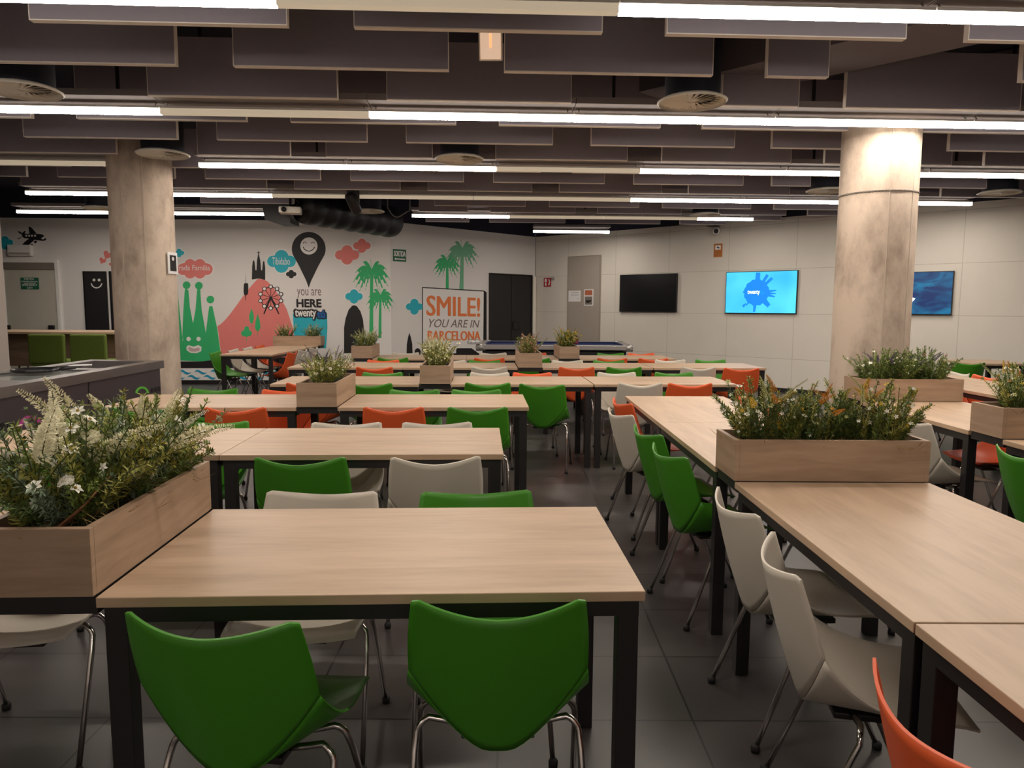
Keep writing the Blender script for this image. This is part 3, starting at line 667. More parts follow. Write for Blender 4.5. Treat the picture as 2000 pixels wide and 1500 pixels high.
# oblique dark ducts parallel to the right wall, in the ceiling void
def obl(x0, y0, x1, y1, w_, z0, z1, label):
    d = Vector((x1 - x0, y1 - y0, 0)); L = d.length
    o = MB().box(0, L, -w_ / 2, w_ / 2, z0, z1).build('ventilation_duct', DUCT, loc=(x0, y0, 0), rz=math.atan2(d.y, d.x)); tag(o, label, 'duct')
DUCT = plain('duct_grey', (.15, .13, .15), .8)
obl(1.2, 6.1, 3.35, 4.0, .62, 3.10, 3.40, 'dark oblique duct in the ceiling at the upper right')
obl(-.6, 10.3, 4.9, 5.3, .5, 3.30, 3.44, 'dark oblique duct above the middle baffles')
# big black corrugated duct and its box
A_ = Vector((-3.05, 10.7, 2.86)); Bv = Vector((-2.0, 12.3, 2.82)); d = (Bv - A_); L = d.length; q = d.to_track_quat('Z', 'Y').to_matrix().to_4x4()
prof = []
for i in range(61):
    t = i / 60; prof.append((.235 + .022 * abs(math.sin(t * PI * 7)), t * L))
prof = [(0, 0)] + prof + [(.1, L + .08), (0, L + .09)]
o = MB().lathe(prof, 36, Matrix.Translation(A_) @ q).build('corrugated_duct', plain('black_duct', (.010, .010, .012), .45)); tag(o, 'fat black corrugated air duct hanging over the map pin painting', 'duct')
e = empty('projector_box', (-3.40, 10.9, 2.62), 0, 'black angular box hanging left of the corrugated duct', 'box')
mb = MB(); mb.flat([(-.25, .42), (-.20, .05), (-.05, .0), (.17, .0), (.17, .42)], .22, -.22); mb.build('casing', BLACK, e)
MB().tube([(.1, 0, .42), (.1, 0, .82)], .02, 8).build('bracket', BLACK, e)
# projector
e = empty('ceiling_projector', (-3.15, 10.45, 2.72), .2, 'small pale projector hung from the ceiling left of the duct', 'projector')
MB().box(-.15, .15, -.12, .12, 0, .09, bev=.015).build('body', CREAM, e)
MB().lathe([(0, 0), (.035, 0), (.035, .03), (.02, .035)], 16, Matrix.Translation((-.08, -.12, .045)) @ Matrix.Rotation(PI / 2, 4, 'X')).build('lens', BLACK, e)
MB().tube([(0, 0, .09), (.0, 0, .7)], .018, 8).build('mount_pole', BLACK, e)
MB().tube([(.05, .02, .09), (.12, .0, .16), (-.08, -.02, .32), (-.1, 0, .5)], .008, 6).build('cable', BLACK, e)
# spotlights
def spot(px, py, y, label, tilt, roll_):
    dr = ray(px, py); t = y / dr.y; q = dr * t; q.z += HC
    e = empty('spotlight', q, 0, label, 'spotlight')
    T = Matrix.Rotation(roll_, 4, 'Y') @ Matrix.Rotation(tilt, 4, 'X')
    MB().lathe([(0, -.13), (.06, -.13), (.07, -.12), (.07, .1), (.055, .13), (0, .13)], 20, T).build('lamp_head', BLACK, e)
    MB().box(-.08, .08, -.012, .012, .0, .16, bev=.005).build('yoke', BLACK, e)
    MB().tube([(0, 0, .16), (0, 0, 3.45 - q.z)], .012, 8).build('stem', BLACK, e)
spot(690, 397, 9.45, 'black stage spotlight hanging above the map pin painting', .5, -.35)
spot(748, 437, 12.3, 'small black spotlight by the end of the corrugated duct', .4, .6)
# hanging cable
q0 = at(758, 415, 3.0); pts = []
dr0, dr1 = ray(757, 405), ray(800, 412)
a0 = dr0 * (11.0 / dr0.y); a1 = dr1 * (11.0 / dr1.y); a0.z += HC; a1.z += HC
for i in range(13):
    t = i / 12; p = a0.lerp(a1, t); p.z -= .16 * math.sin(PI * t) * (1.2 - t); pts.append(p)
pts = [a0 + Vector((0, 0, .55))] + pts + [a1 + Vector((.02, 0, .45))]
o = MB().tube(pts, .009, 6).build('loose_cable', plain('cable_grey', (.2, .2, .2), .6)); tag(o, 'loose grey cable sagging from the ceiling right of the duct', 'cable')

# ---------------------------------------------------------------- furniture: tables
TW, TD, TH = 1.27, .73, .75
def table(cx, cy, rz, L, label, top=WOOD, D=TD, vertical=False):
    """L along local x, D along local y"""
    e = empty('dining_table', (cx, cy, 0), rz, label, 'table', 'oak topped dining tables')
    L2, D2 = L / 2 - .0015, D / 2
    MB().box(-L2, L2, -D2, D2, TH - .025, TH, bev=.002).build('tabletop', top, e)
    f = MB(); i_ = .012; z0, z1 = TH - .065, TH - .025
    f.box(-L2 + i_, L2 - i_, -D2 + i_, -D2 + i_ + .04, z0, z1); f.box(-L2 + i_, L2 - i_, D2 - i_ - .04, D2 - i_, z0, z1)
    f.box(-L2 + i_, -L2 + i_ + .04, -D2 + i_ + .04, D2 - i_ - .04, z0, z1); f.box(L2 - i_ - .04, L2 - i_, -D2 + i_ + .04, D2 - i_ - .04, z0, z1)
    f.build('frame', BLACK, e)
    for sx in (-1, 1):
        for sy in (-1, 1):
            x = sx * (L2 - i_ - .025); y = sy * (D2 - i_ - .025)
            MB().box(x - .025, x + .025, y - .025, y + .025, 0, z0 + .002, bev=.002).build('leg', BLACK, e)
    return e
def planter(cx, cy, rz, label, W_=.27, D=TD):
    """W_ along local x, D along local y"""
    e = empty('planter', (cx, cy, 0), rz, label, 'planter', 'oak planter boxes between the tables')
    w2, d2, t = W_ / 2 - .003, D / 2, .018; z0, z1 = .752, .912
    mb = MB()
    mb.box(-w2, w2, -d2, -d2 + t, z0, z1, bev=.0015); mb.box(-w2, w2, d2 - t, d2, z0, z1, bev=.0015)
    mb.box(-w2, -w2 + t, -d2 + t, d2 - t, z0, z1); mb.box(w2 - t, w2, -d2 + t, d2 - t, z0, z1); mb.box(-w2 + t, w2 - t, -d2 + t, d2 - t, z0, z0 + .015)
    mb.build('box', WOODP, e)
    MB().box(-w2 + t, w2 - t, -d2 + t, d2 - t, z0 + .015, z1 - .035).build('soil', SOIL, e)
    f = MB(); f.box(-w2 - .002, w2 + .002, -d2 + .012, -d2 + .052, z0 - .045, z0 - .012); f.box(-w2 - .002, w2 + .002, d2 - .052, d2 - .012, z0 - .045, z0 - .012)
    f.box(-w2 + .006, w2 - .006, -d2 + .012, d2 - .012, z0 - .012, z0); f.build('support_rail', BLACK, e)
    return e
RV = [1.63, 3.24, 4.80, 6.26, 8.00, 9.42]
RN = ['front', 'second', 'third', 'fourth', 'fifth', 'sixth']
def trow(r, u0, u1, label):
    p = B((u0 + u1) / 2, RV[r] + TD / 2); return table(p.x, p.y, YA, u1 - u0, label)
trow(0, -.88, .39, 'oak topped table nearest the camera, right of the cream flower planter')
trow(0, -2.42, -1.15, 'oak topped table mostly out of frame at left, beyond the nearest planter')
trow(1, -1.17, .105, 'oak topped right-hand table of the second row, white and green chairs at its near side')
trow(1, -2.44, -1.17, 'oak topped left-hand table of the second row, behind the cream flowers')
trow(2, -.95, .325, 'oak topped table right of the lavender planter in the third row')
trow(2, -2.50, -1.22, 'oak topped table left of the lavender planter in the third row')
trow(3, -1.81, -.535, 'oak topped table left of the pale yellow planter in the fourth row')
trow(3, -.26, .985, 'oak topped table right of the pale yellow planter in the fourth row')
trow(3, .995, 2.265, 'oak topped rightmost table of the fourth row, lit bluish by the screen')
trow(4, -2.12, -.86, 'oak topped leftmost table of the fifth row')
trow(4, -.86, .41, 'oak topped table just left of the reddish planter in the fifth row')
trow(4, .69, 1.93, 'oak topped table just right of the reddish planter in the fifth row')
trow(4, 1.94, 3.22, 'oak topped rightmost table of the fifth row')
trow(5, -1.40, -.19, 'oak topped leftmost table of the sixth row, beside the white-green planter')
trow(5, -.19, 1.02, 'oak topped table left of the yellow flower planter in the sixth row')
trow(5, 1.30, 2.57, 'oak topped table right of the yellow flower planter, nearest the pool table')
CX0, CX1 = .86, 1.61
def ctab(x0, x1, y0, y1, label): return table((x0 + x1) / 2, (y0 + y1) / 2, PI / 2, y1 - y0, label, D=x1 - x0)
ctab(CX0, CX1, .22, 1.478, 'oak topped table at the lower right corner beside the orange chair')
ctab(CX0, CX1, 1.482, 2.735, 'oak topped table in front of the large yellow and orange planter')
ctab(CX0, CX1, 3.005, 4.20, 'oak topped table right behind the large yellow and orange planter')
ctab(CX0, CX1, 4.20, 5.47, 'oak topped table at the far end of the right-hand run')
ctab(2.53, 3.28, 2.42, 3.68, 'oak topped table at the right edge in front of the yellow planter')
ctab(2.53, 3.28, 3.96, 5.22, 'oak topped table between two planters at the right')
ctab(3.78, 4.52, 5.3, 6.55, 'oak topped table near the right wall, right of the purple planter')
ctab(3.78, 4.52, 6.55, 7.8, 'oak topped far table near the right wall beside an orange chair')
ctab(5.75, 6.45, 9.0, 9.75, 'small light table against the right wall beside a green chair')
ctab(-4.05, -3.32, 10.0, 11.23, 'oak topped table at the back left by the mural, near half of the run')
ctab(-4.05, -3.32, 11.23, 12.4, 'oak topped table at the back left by the mural, far half of the run')

# ---------------------------------------------------------------- furniture: shell chairs
def grid_mesh(name, P, nu, nv, mat, parent, th=.006, flip=False):
    bm = bmesh.new(); V = [[bm.verts.new(P(j / nv, -1 + 2 * i / nu)) for i in range(nu + 1)] for j in range(nv + 1)]
    for j in range(nv):
        for i in range(nu):
            q = (V[j][i], V[j][i + 1], V[j + 1][i + 1], V[j + 1][i]); f = bm.faces.new(q if not flip else q[::-1]); f.smooth = True
    bm.normal_update()
    # shell thickness
    back = {}
    for row in V:
        for v in row: back[v] = bm.verts.new(v.co - v.normal * th)
    fs = list(bm.faces)
    for f in fs:
        nf = bm.faces.new([back[v] for v in reversed(f.verts)]); nf.smooth = True
    edge = [V[0][i] for i in range(nu + 1)] + [V[j][nu] for j in range(1, nv + 1)] + [V[nv][i] for i in range(nu - 1, -1, -1)] + [V[j][0] for j in range(nv - 1, 0, -1)]
    m = len(edge); sharp = []
    for k in range(m):
        a_, b_ = edge[k], edge[(k + 1) % m]
        f = bm.faces.new((a_, back[a_], back[b_], b_)); f.smooth = False
    bmesh.ops.recalc_face_normals(bm, faces=bm.faces)
    me = bpy.data.meshes.new(name); bm.to_mesh(me); bm.free(); me.materials.append(mat)
    o = bpy.data.objects.new(name, me); COL.objects.link(o); o.parent = parent
    return o
def crease(t):
    a = abs(t); k = max(0, (a - .12) / .88)
    return Vector((.206 * t, -.158 + .014 * a * a, .385 + .193 * k ** 1.42))
def topc(t):
    a = abs(t); z = .746 + .030 * a ** 1.7
    if a > .93: z -= .010 * ((a - .93) / .07) ** 2
    x = .192 * t
    return Vector((x, -.262 + .058 * a * a, z))
def back_pt(s_, t):
    A0 = topc(t); B0 = crease(t); p = A0.lerp(B0, s_); p.y -= .008 * math.sin(PI * s_) * (1 - t * t); p.x *= 1 + .02 * math.sin(PI * min(1, s_ * 1.0))
    return p
def seat_pt(s_, t):
    a = abs(t); P0 = crease(t); P3 = Vector((.200 * t, .216 - .012 * a * a, .432 + .014 * a * a))
    k = max(0, (a - .20) / .80)
    P1 = P0 + Vector((.022 * t, .06 + .02 * a, -.010 - .10 * k)); P2 = Vector((.214 * t, .03, .408 + .030 * a * a))
    u = 1 - s_
    p = P0 * u ** 3 + P1 * 3 * u * u * s_ + P2 * 3 * u * s_ * s_ + P3 * s_ ** 3
    if s_ > .88: p.z -= .010 * ((s_ - .88) / .12) ** 2
    return p
def make_chair(col):
    e = empty('shell_chair', (0, 0, 0), 0, col, 'chair')
    grid_mesh('backrest', back_pt, 22, 14, CH[col], e)
    grid_mesh('seat', seat_pt, 22, 16, CH[col], e)
    MB().box(-.09, .09, -.09, .11, .366, .384, bev=.004).build('seat_frame', BLACK, e)
    for sx in (-1, 1):
        for sy in (-1, 1):
            y0 = sy * .035 - .01
            pts = [(sx * .05, y0, .376), (sx * .12, y0, .388)]
            for i in range(1, 6):
                a = PI / 2 * i / 6; pts.append((sx * (.160 + .042 * math.sin(a)), y0 + sy * .012 * math.sin(a), .402 - .045 * (1 - math.cos(a))))
            pts.append((sx * .205, y0 + sy * .03, .33)); pts.append((sx * .215, sy * .195 , .022))
            lg_ = MB().tube(pts, .0085, 8).build('leg', CHROME, e)
            MB().lathe([(0, 0), (.014, 0), (.015, .018), (.010, .026), (0, .026)], 12, Matrix.Translation((sx * .216, sy * .2, 0))).build('foot_cap', RUBBER, lg_)
    return reg(e)
used = {}; protos = {}
def chair(col, x, y, face, label):
    """face: direction angle of the seat front (0 = +x, pi/2 = +y); (x,y) = centre of the backrest"""
    if col not in protos: protos[col] = make_chair(col); o = protos[col]
    else: o = copy_tree(protos[col])
    a = face - PI / 2; o.rotation_euler.z = a
    o.location = (x - math.sin(a) * .205, y + math.cos(a) * .205, 0)
    o['label'] = label; o['category'] = 'chair'; o['group'] = 'plastic shell chairs with chrome legs at the tables'
    return o
def rchair(col, u, v, side, label, rot=0):
    p = B(u, v); chair(col, p.x, p.y, (PI / 2 if side == 'near' else -PI / 2) + YA + rot, label)
seat_data = [
 # row, side, [(colour, u, v, rot)]
 (0, 'near', [('green', -.562, 1.48, -.17), ('green', .04, 1.55, -.02)]),
 (0, 'far', [('white', -1.45, 2.50, .05), ('white', -.555, 2.50, -.05), ('green', -.015, 2.49, .06)]),
 (1, 'near', [('green', -1.96, 3.10, 0), ('green', -.775, 3.10, 0), ('white', -.195, 3.10, .05)]),
 (1, 'far', [('green', -1.50, 4.10, -.05), ('white', -.75, 4.04, 0), ('white', -.245, 4.04, .03)]),
 (2, 'near', [('green', -2.15, 4.66, 0), ('orange', -1.575, 4.68, 0), ('orange', -.565, 4.68, 0), ('green', -.02, 4.68, 0)]),
 (2, 'far', [('green', -2.11, 5.76, 0), ('orange', -1.51, 5.68, 0), ('green', -.52, 5.68, 0), ('green', -.035, 5.68, 0)]),
 (3, 'near', [('orange', -1.46, 6.20, 0), ('green', -.95, 6.18, 0), ('green', .06, 6.22, 0), ('green', .52, 6.10, -.22), ('white', 1.39, 6.22, .0), ('orange', 1.82, 6.19, 0)]),
 (3, 'far', [('green', -.975, 7.20, 0), ('white', .09, 7.20, 0), ('orange', .515, 7.20, 0), ('white', 1.375, 7.25, 0), ('green', 1.96, 7.25, 0)]),
 (4, 'near', [('orange', -1.15, 7.86, 0), ('white', .095, 7.93, 0), ('orange', 1.055, 7.90, 0), ('green', 1.585, 7.92, 0), ('white', 2.42, 7.93, 0), ('orange', 2.86, 7.80, -.05)]),
 (4, 'far', [('orange', -1.20, 8.95, 0), ('white', -.38, 8.92, 0), ('green', .045, 8.92, 0), ('white', 1.075, 8.95, 0), ('green', 1.595, 8.95, 0), ('white', 2.40, 9.06, 0), ('green', 2.93, 9.10, 0)]),
 (5, 'near', [('green', -1.13, 9.35, 0), ('orange', .11, 9.34, 0), ('green', .70, 9.34, 0), ('orange', 1.71, 9.34, 0), ('orange', 2.25, 9.33, 0)]),
 (5, 'far', [('white', -1.08, 10.42, 0), ('white', .175, 10.42, 0), ('orange', .75, 10.42, 0), ('green', 1.88, 10.42, 0), ('orange', 2.33, 10.42, 0)]),
]
for r, side, lst in seat_data:
    for i, (c, u, v, rot) in enumerate(lst):
        rchair(c, u, v, side, '%s shell chair, %s side of the %s table row, %s from the left' % (c, side, RN[r], ordn[i]), rot)
for c, x, y, rot, lab in [
    ('orange', .69, 1.10, .04, 'orange shell chair at the lower right corner, nearest the camera'),
    ('white', .735, 1.87, -.19, 'large white shell chair just behind the near orange chair, left of the right-hand table'),
    ('white', .77, 2.40, .05, 'white shell chair second from the camera beside the right-hand table'),
    ('green', .73, 3.275, .19, 'green shell chair beside the big planter, nearer of the two green ones'),
    ('green', .735, 3.83, .2, 'green shell chair behind the other green one at the right-hand run'),
    ('white', .69, 4.52, .25, 'white shell chair in the aisle side of the right-hand run, behind two green ones'),
    ('orange', .785, 5.05, .18, 'orange shell chair at the far end of the right-hand run, aisle side'),
    ('white', 2.38, 4.25, .0, 'white shell chair right of the big yellow planter, tucked under the next table'),
    ('green', 2.36, 3.27, .03, 'green shell chair at the right edge of the picture'),
    ('orange', 3.63, 6.0, .0, 'orange shell chair half hidden behind the purple planter'),
    ('white', -4.22, 10.95, .0, 'white shell chair at the back left table, wall side, nearer one'),
    ('white', -4.22, 11.54, .0, 'white shell chair at the back left table, wall side, farther one'),
    ('green', -4.24, 10.32, .0, 'green shell chair at the back left table by the wave strip'),
    ('orange', -4.20, 12.05, .0, 'orange shell chair at the back left table, wall side, by the planter')]:
    chair(c, x, y, 0 + rot, lab)
for c, x, y, rot, lab in [
    ('green', 1.67, 3.25, 0, 'green shell chair on the hidden side of the right-hand run, by the big planter'),
    ('orange', 1.67, 4.50, 0, 'orange shell chair seen under the right-hand run, nearer one'),
    ('orange', 1.67, 5.12, 0, 'orange shell chair seen under the right-hand run, farther one'),
    ('orange', 3.40, 4.75, 0, 'orange shell chair whose seat shows under the table behind the white chair'),
    ('orange', 4.66, 7.10, 0, 'orange shell chair near the right wall at the far table'),
    ('white', 4.66, 7.54, 0, 'white shell chair near the right wall behind the orange one'),
    ('orange', -3.18, 10.42, 0, 'orange shell chair at the back left table, room side'),
    ('white', -3.18, 10.95, 0, 'white shell chair at the back left table, room side, nearer one'),
    ('white', -3.18, 11.55, 0, 'white shell chair at the back left table, room side, farther one')]:
    chair(c, x, y, PI + rot, lab)
chair('green', 5.65, 8.92, PI / 2, 'green shell chair at the small table by the right wall')

# ---------------------------------------------------------------- planters and their plants
LEAF = [plain('leaf_green', (.20, .27, .05), .6, var=.35, scale=25), plain('leaf_olive', (.36, .35, .075), .6, var=.3, scale=25), plain('leaf_dark', (.11, .17, .045), .6, var=.3, scale=25), plain('leaf_grey', (.22, .29, .19), .65, var=.2, scale=25)]
STEM = plain('stem_green', (.07, .09, .025), .6); STRAW = plain('straw_grass', (.30, .20, .06), .7, var=.3, scale=30); TWIG = plain('twig_brown', (.22, .09, .035), .7)
PET = {'cream': plain('petal_cream', (.86, .82, .60), .6, var=.1, scale=60), 'white': plain('petal_white', (.85, .83, .74), .6, var=.08, scale=60), 'yellow': plain('petal_yellow', (.62, .42, .03), .6, var=.2, scale=60),
       'gold': plain('petal_orange', (.62, .26, .02), .6, var=.3, scale=60), 'purple': plain('petal_purple', (.11, .07, .18), .6, var=.3, scale=60), 'pale': plain('petal_pale_green', (.52, .52, .24), .6, var=.2, scale=60),
       'pink': plain('petal_pink', (.42, .17, .15), .6, var=.3, scale=60)}
HEART = plain('flower_heart', (.35, .22, .02), .8)
def stem_curve(x0, y0, z0, az, lean, L, n=7, droop=.25):
    pts = []; p = Vector((x0, y0, z0)); th = lean * .35
    for i in range(n):
        pts.append(p.copy()); th += (lean * .65 + droop * (i / n)) / n
        p = p + Vector((math.cos(az) * math.sin(th), math.sin(az) * math.sin(th), math.cos(th))) * (L / (n - 1))
    return pts
def blade(bm, p, d, up_, L, wd, mi=0):
    sd = d.cross(up_)
    if sd.length < 1e-4: sd = d.cross(Vector((1, 0, 0)))
    sd.normalize(); a = bm.verts.new(p); b_ = bm.verts.new(p + d * L * .45 + sd * wd + up_ * .002); c = bm.verts.new(p + d * L); e_ = bm.verts.new(p + d * L * .45 - sd * wd)
    f = bm.faces.new((a, b_, c, e_)); f.material_index = mi
def rdir(): 
    z = rr(-1, 1); a = rr(0, 2 * PI); s_ = math.sqrt(1 - z * z); return Vector((s_ * math.cos(a), s_ * math.sin(a), z))
def lerp_pts(pts, t):
    x = t * (len(pts) - 1); i = min(int(x), len(pts) - 2); return pts[i].lerp(pts[i + 1], x - i), (pts[i + 1] - pts[i]).normalized()
def make_plant(spreadx, spready, H, n_stem, n_leaf, leaf_len, spikes, daisies, minis, leafmix=(0, 1), lw=.0016, grass=0, lean_max=1.0):
    """returns the Empty; every flower spike and daisy is a mesh of its own"""
    e = empty('flowering_plant', (0, 0, 0), 0, 'plant', 'plant')
    bl = bmesh.new(); st = MB()
    curves = []
    for k in range(n_stem):
        x, y = rr(-spreadx, spreadx) * .55, rr(-spready, spready) * .55
        az = math.atan2(y + rr(-.08, .08), x + rr(-.08, .08)); az += rr(-.7, .7)
        L = H * rr(.40, 1.08); lean = rr(.05, lean_max)
        pts = stem_curve(x, y, 0, az, lean, L); curves.append(pts)
        st.tube(pts, .0016, 3, False)
        mi = random.choice(leafmix)
        for j in range(n_leaf):
            t = rr(.12, 1.0); p, d = lerp_pts(pts, t)
            o_ = rdir(); o_ = (o_ - d * o_.dot(d)).normalized(); dd = (o_ + d * rr(.3, 1.2)).normalized()
            blade(bl, p, dd, rdir() * .3 + Vector((0, 0, 1)), leaf_len * rr(.6, 1.3) * (1.15 - .5 * t), lw * rr(.7, 1.4), mi)
    for k in range(grass):
        x, y = rr(-spreadx, spreadx) * .9, rr(-spready, spready) * .9; a = rr(0, 2 * PI)
        p = Vector((x, y, 0)); d = Vector((math.cos(a) * .9, math.sin(a) * .9, rr(.1, .8))).normalized(); blade(bl, p, d, Vector((0, 0, 1)), rr(.05, .10), .0018, 4)
    me = bpy.data.meshes.new('leaves'); bl.to_mesh(me); bl.free()
    for m_ in LEAF + [STRAW]: me.materials.append(m_)
    o = bpy.data.objects.new('leaves', me); COL.objects.link(o); o.parent = e
    st.build('stems', STEM, e, normals=False)
    def petal_cluster(bm, p, d, r, n_, L):
        for _ in range(n_):
            q = rdir(); q = (q - d * q.dot(d)); 
            if q.length < .05: continue
            q.normalize(); blade(bm, p + q * r * .45, (q + d * rr(.1, .9)).normalized(), d, L * rr(.7, 1.2), L * .28)
    for (pc, L, r, cnt) in spikes:
        for k in range(cnt):
            az = 2 * PI * k / cnt + rr(-.5, .5); lean = rr(.25, 1.15) * lean_max; x, y = rr(-.4, .4) * spreadx, rr(-.4, .4) * spready
            pts = stem_curve(x, y, .02, az, lean, H * rr(.85, 1.12) + L * .3, 9, .5)
            bm = bmesh.new(); nn = int(L / .0045)
            for j in range(nn):
                t = 1 - (j / nn) * min(.8, L / (H * 1.0)); p, d = lerp_pts(pts, t); rad = r * (.30 + .95 * min(1, (1 - t) * 3.5 + .02))
                petal_cluster(bm, p, d, rad, 15, rad * .52 + .0015)
            me = bpy.data.meshes.new('flower_spike'); bm.to_mesh(me); bm.free(); me.materials.append(PET[pc])
            o = bpy.data.objects.new('flower_spike', me); COL.objects.link(o); o.parent = e
            MB().tube(pts, .0018, 4, False, .0009).build('spike_stem', STEM, e, normals=False)
    for (pc, r, cnt) in daisies:
        for k in range(cnt):
            if not curves: break
            pts = random.choice(curves); p, d = lerp_pts(pts, rr(.75, 1.0)); out = Vector((p.x, p.y - .03, .25 + p.z * .3)).normalized() if p.length > 0 else Vector((0, 0, 1))
            d = (d + Vector((rr(-.5, .5), rr(-1.2, .1), rr(-.1, .6)))).normalized(); p = p + d * .012
            q = d.to_track_quat('Z', 'Y').to_matrix().to_4x4(); T = Matrix.Translation(p) @ q
            mb = MB()
            for i in range(6):
                a = 2 * PI * i / 6; cs, sn = math.cos(a), math.sin(a)
                V = [T @ Vector(v) for v in ((0, 0, 0), (cs * r * .6 - sn * r * .3, sn * r * .6 + cs * r * .3, r * .18), (cs * r, sn * r, r * .12), (cs * r * .6 + sn * r * .3, sn * r * .6 - cs * r * .3, r * .18))]
                mb._f([mb.bm.verts.new(v) for v in V])
            mb.mi = 1; mb.lathe([(0, .0), (r * .22, .001), (r * .16, r * .22), (0, r * .27)], 6, T)
            mb.build('daisy', [PET[pc], HEART], e, normals=False)
    for (pc, r, cnt) in minis:
        bm = bmesh.new()
        for k in range(cnt):
            pts = random.choice(curves); p, d = lerp_pts(pts, rr(.35, 1.0)); o_ = rdir(); o_.z = abs(o_.z); p = p + o_ * .012
            for i in range(5):
                a = 2 * PI * i / 5; ax = o_.cross(Vector((0, .3, 1))).normalized(); ay = o_.cross(ax)
                blade(bm, p, (ax * math.cos(a) + ay * math.sin(a) + o_ * .25).normalized(), o_, r, r * .28)
        me = bpy.data.meshes.new('small_blossoms'); bm.to_mesh(me); bm.free(); me.materials.append(PET[pc])
        o = bpy.data.objects.new('small_blossoms', me); COL.objects.link(o); o.parent = e
    return reg(e)
PZ = .877
def place(proto, x, y, rz, label, grp, s=1.0, first=False):
    o = proto if first else copy_tree(proto)
    o.location = (x, y, PZ); o.rotation_euler.z = rz; o.scale = (s, s, s); o['label'] = label; o['category'] = 'plant'; o['group'] = grp
    return o
def pl_row(r, u0, label, z=0):
    p = B(u0 + .135, RV[r] + TD / 2); return planter(p.x, p.y, YA, label), p
# nearest planter: cream spikes and daisies
_, p = pl_row(0, -1.15, 'nearest oak planter at lower left full of cream flower spikes')
G = 'artificial plants in the planter boxes'
pA = make_plant(.12, .15, .29, 90, 80, .028, [('cream', .15, .0185, 5), ('white', .10, .010, 2)], [('white', .020, 9), ('cream', .018, 4), ('yellow', .014, 2)], [('white', .014, 34)], (0, 1, 1, 0, 2, 3), lw=.0027, grass=90, lean_max=1.4)
q = B(-1.03, RV[0] + .16); place(pA, q.x, q.y, 2.2, 'cream spiked bunch at the near end of the nearest planter', G, 1.0, True)
q = B(-1.00, RV[0] + .36); place(pA, q.x, q.y, .4, 'cream spiked bunch in the middle of the nearest planter', G, 1.0)
pA2 = make_plant(.12, .13, .27, 90, 80, .026, [('cream', .13, .0175, 4)], [('white', .018, 7), ('cream', .016, 4)], [('white', .013, 30)], (0, 2, 0, 1, 1), lw=.0027, grass=90, lean_max=1.3)
q = B(-.99, RV[0] + .58); place(pA2, q.x, q.y, .9, 'ferny green bunch at the far end of the nearest planter', G, 1.0, True)
tw = MB(); 
for k in range(5): tw.tube([(0, 0, 0), (.02 + .01 * k, .05, .02 + .01 * k), (.03 + .012 * k, .11 + .01 * k, .035 + .02 * k)], .004, 6, True, .0015)
q = B(-1.05, RV[0] + .03); o = tw.build('dry_twig', TWIG, loc=(q.x + .04, q.y + .02, PZ)); tag(o, 'brown dry twig at the near end of the nearest planter', 'twig')
# third row: lavender
_, p = pl_row(2, -1.22, 'oak planter with lavender and white flowers in the third row')
pB = make_plant(.11, .16, .225, 60, 50, .022, [('purple', .09, .006, 5)], [('white', .013, 9)], [('pale', .012, 60), ('pink', .010, 12), ('white', .009, 40)], (0, 1, 1), lw=.0028, lean_max=1.15)
q = B(-1.085, RV[2] + .2); place(pB, q.x, q.y, .3, 'lavender and white bunch at the near end of the third row planter', G, 1.0, True)
q = B(-1.085, RV[2] + .5); place(pB, q.x, q.y, 2.6, 'lavender and white bunch at the far end of the third row planter', G, .95)
# fourth row: dense pale yellow
_, p = pl_row(3, -.53, 'oak planter with dense pale yellow blossoms in the fourth row')
pC = make_plant(.11, .15, .225, 60, 40, .022, [('cream', .09, .009, 6), ('pale', .08, .009, 6)], [], [('pale', .014, 90), ('cream', .013, 60)], (1, 1, 0), lw=.003, lean_max=.95)
q = B(-.395, RV[3] + .2); place(pC, q.x, q.y, 0, 'dense pale yellow bunch at the near end of the fourth row planter', G, 1.0, True)
q = B(-.395, RV[3] + .5); place(pC, q.x, q.y, 2.1, 'dense pale yellow bunch at the far end of the fourth row planter', G, 1.05)
# fifth row: reddish
_, p = pl_row(4, .415, 'oak planter with reddish brown flowers in the fifth row')
pD = make_plant(.12, .15, .23, 60, 40, .022, [('pink', .08, .006, 5)], [('white', .014, 5)], [('pink', .013, 90), ('pale', .012, 30)], (1, 0, 1), lw=.0032, lean_max=1.1)
q = B(.55, RV[4] + .25); place(pD, q.x, q.y, 0, 'reddish brown bunch at the near end of the fifth row planter', G, 1.0, True)
q = B(.55, RV[4] + .52); place(pD, q.x, q.y, 2.4, 'reddish brown bunch at the far end of the fifth row planter', G, .95)
# sixth row: yellow, and pale at its left end
_, p = pl_row(5, 1.025, 'oak planter with yellow flowers in the sixth row by the pool table')
pE = make_plant(.12, .14, .23, 60, 40, .024, [('yellow', .08, .009, 4)], [], [('yellow', .015, 110), ('pale', .013, 50), ('gold', .012, 12)], (0, 1, 2), lw=.0034, lean_max=1.0)
q = B(1.16, RV[5] + .25); place(pE, q.x, q.y, 0, 'yellow flowered bunch at the near end of the sixth row planter', G, 1.1, True)
q = B(1.16, RV[5] + .52); place(pE, q.x, q.y, 2.0, 'yellow flowered bunch at the far end of the sixth row planter', G, 1.0)
_, p = pl_row(5, -1.675, 'oak planter with pale green spiky plants at the left end of the sixth row')
pF = make_plant(.13, .15, .22, 55, 34, .03, [('pale', .10, .008, 8), ('cream', .07, .007, 4)], [], [('pale', .016, 60)], (3, 1, 0), lw=.0042, lean_max=1.15)
q = B(-1.54, RV[5] + .22); place(pF, q.x, q.y, 0, 'pale green spiky bunch at the near end of the sixth row left planter', G, 1.0, True)
q = B(-1.54, RV[5] + .52); place(pF, q.x, q.y, 2.0, 'pale green spiky bunch at the far end of the sixth row left planter', G, 1.0)
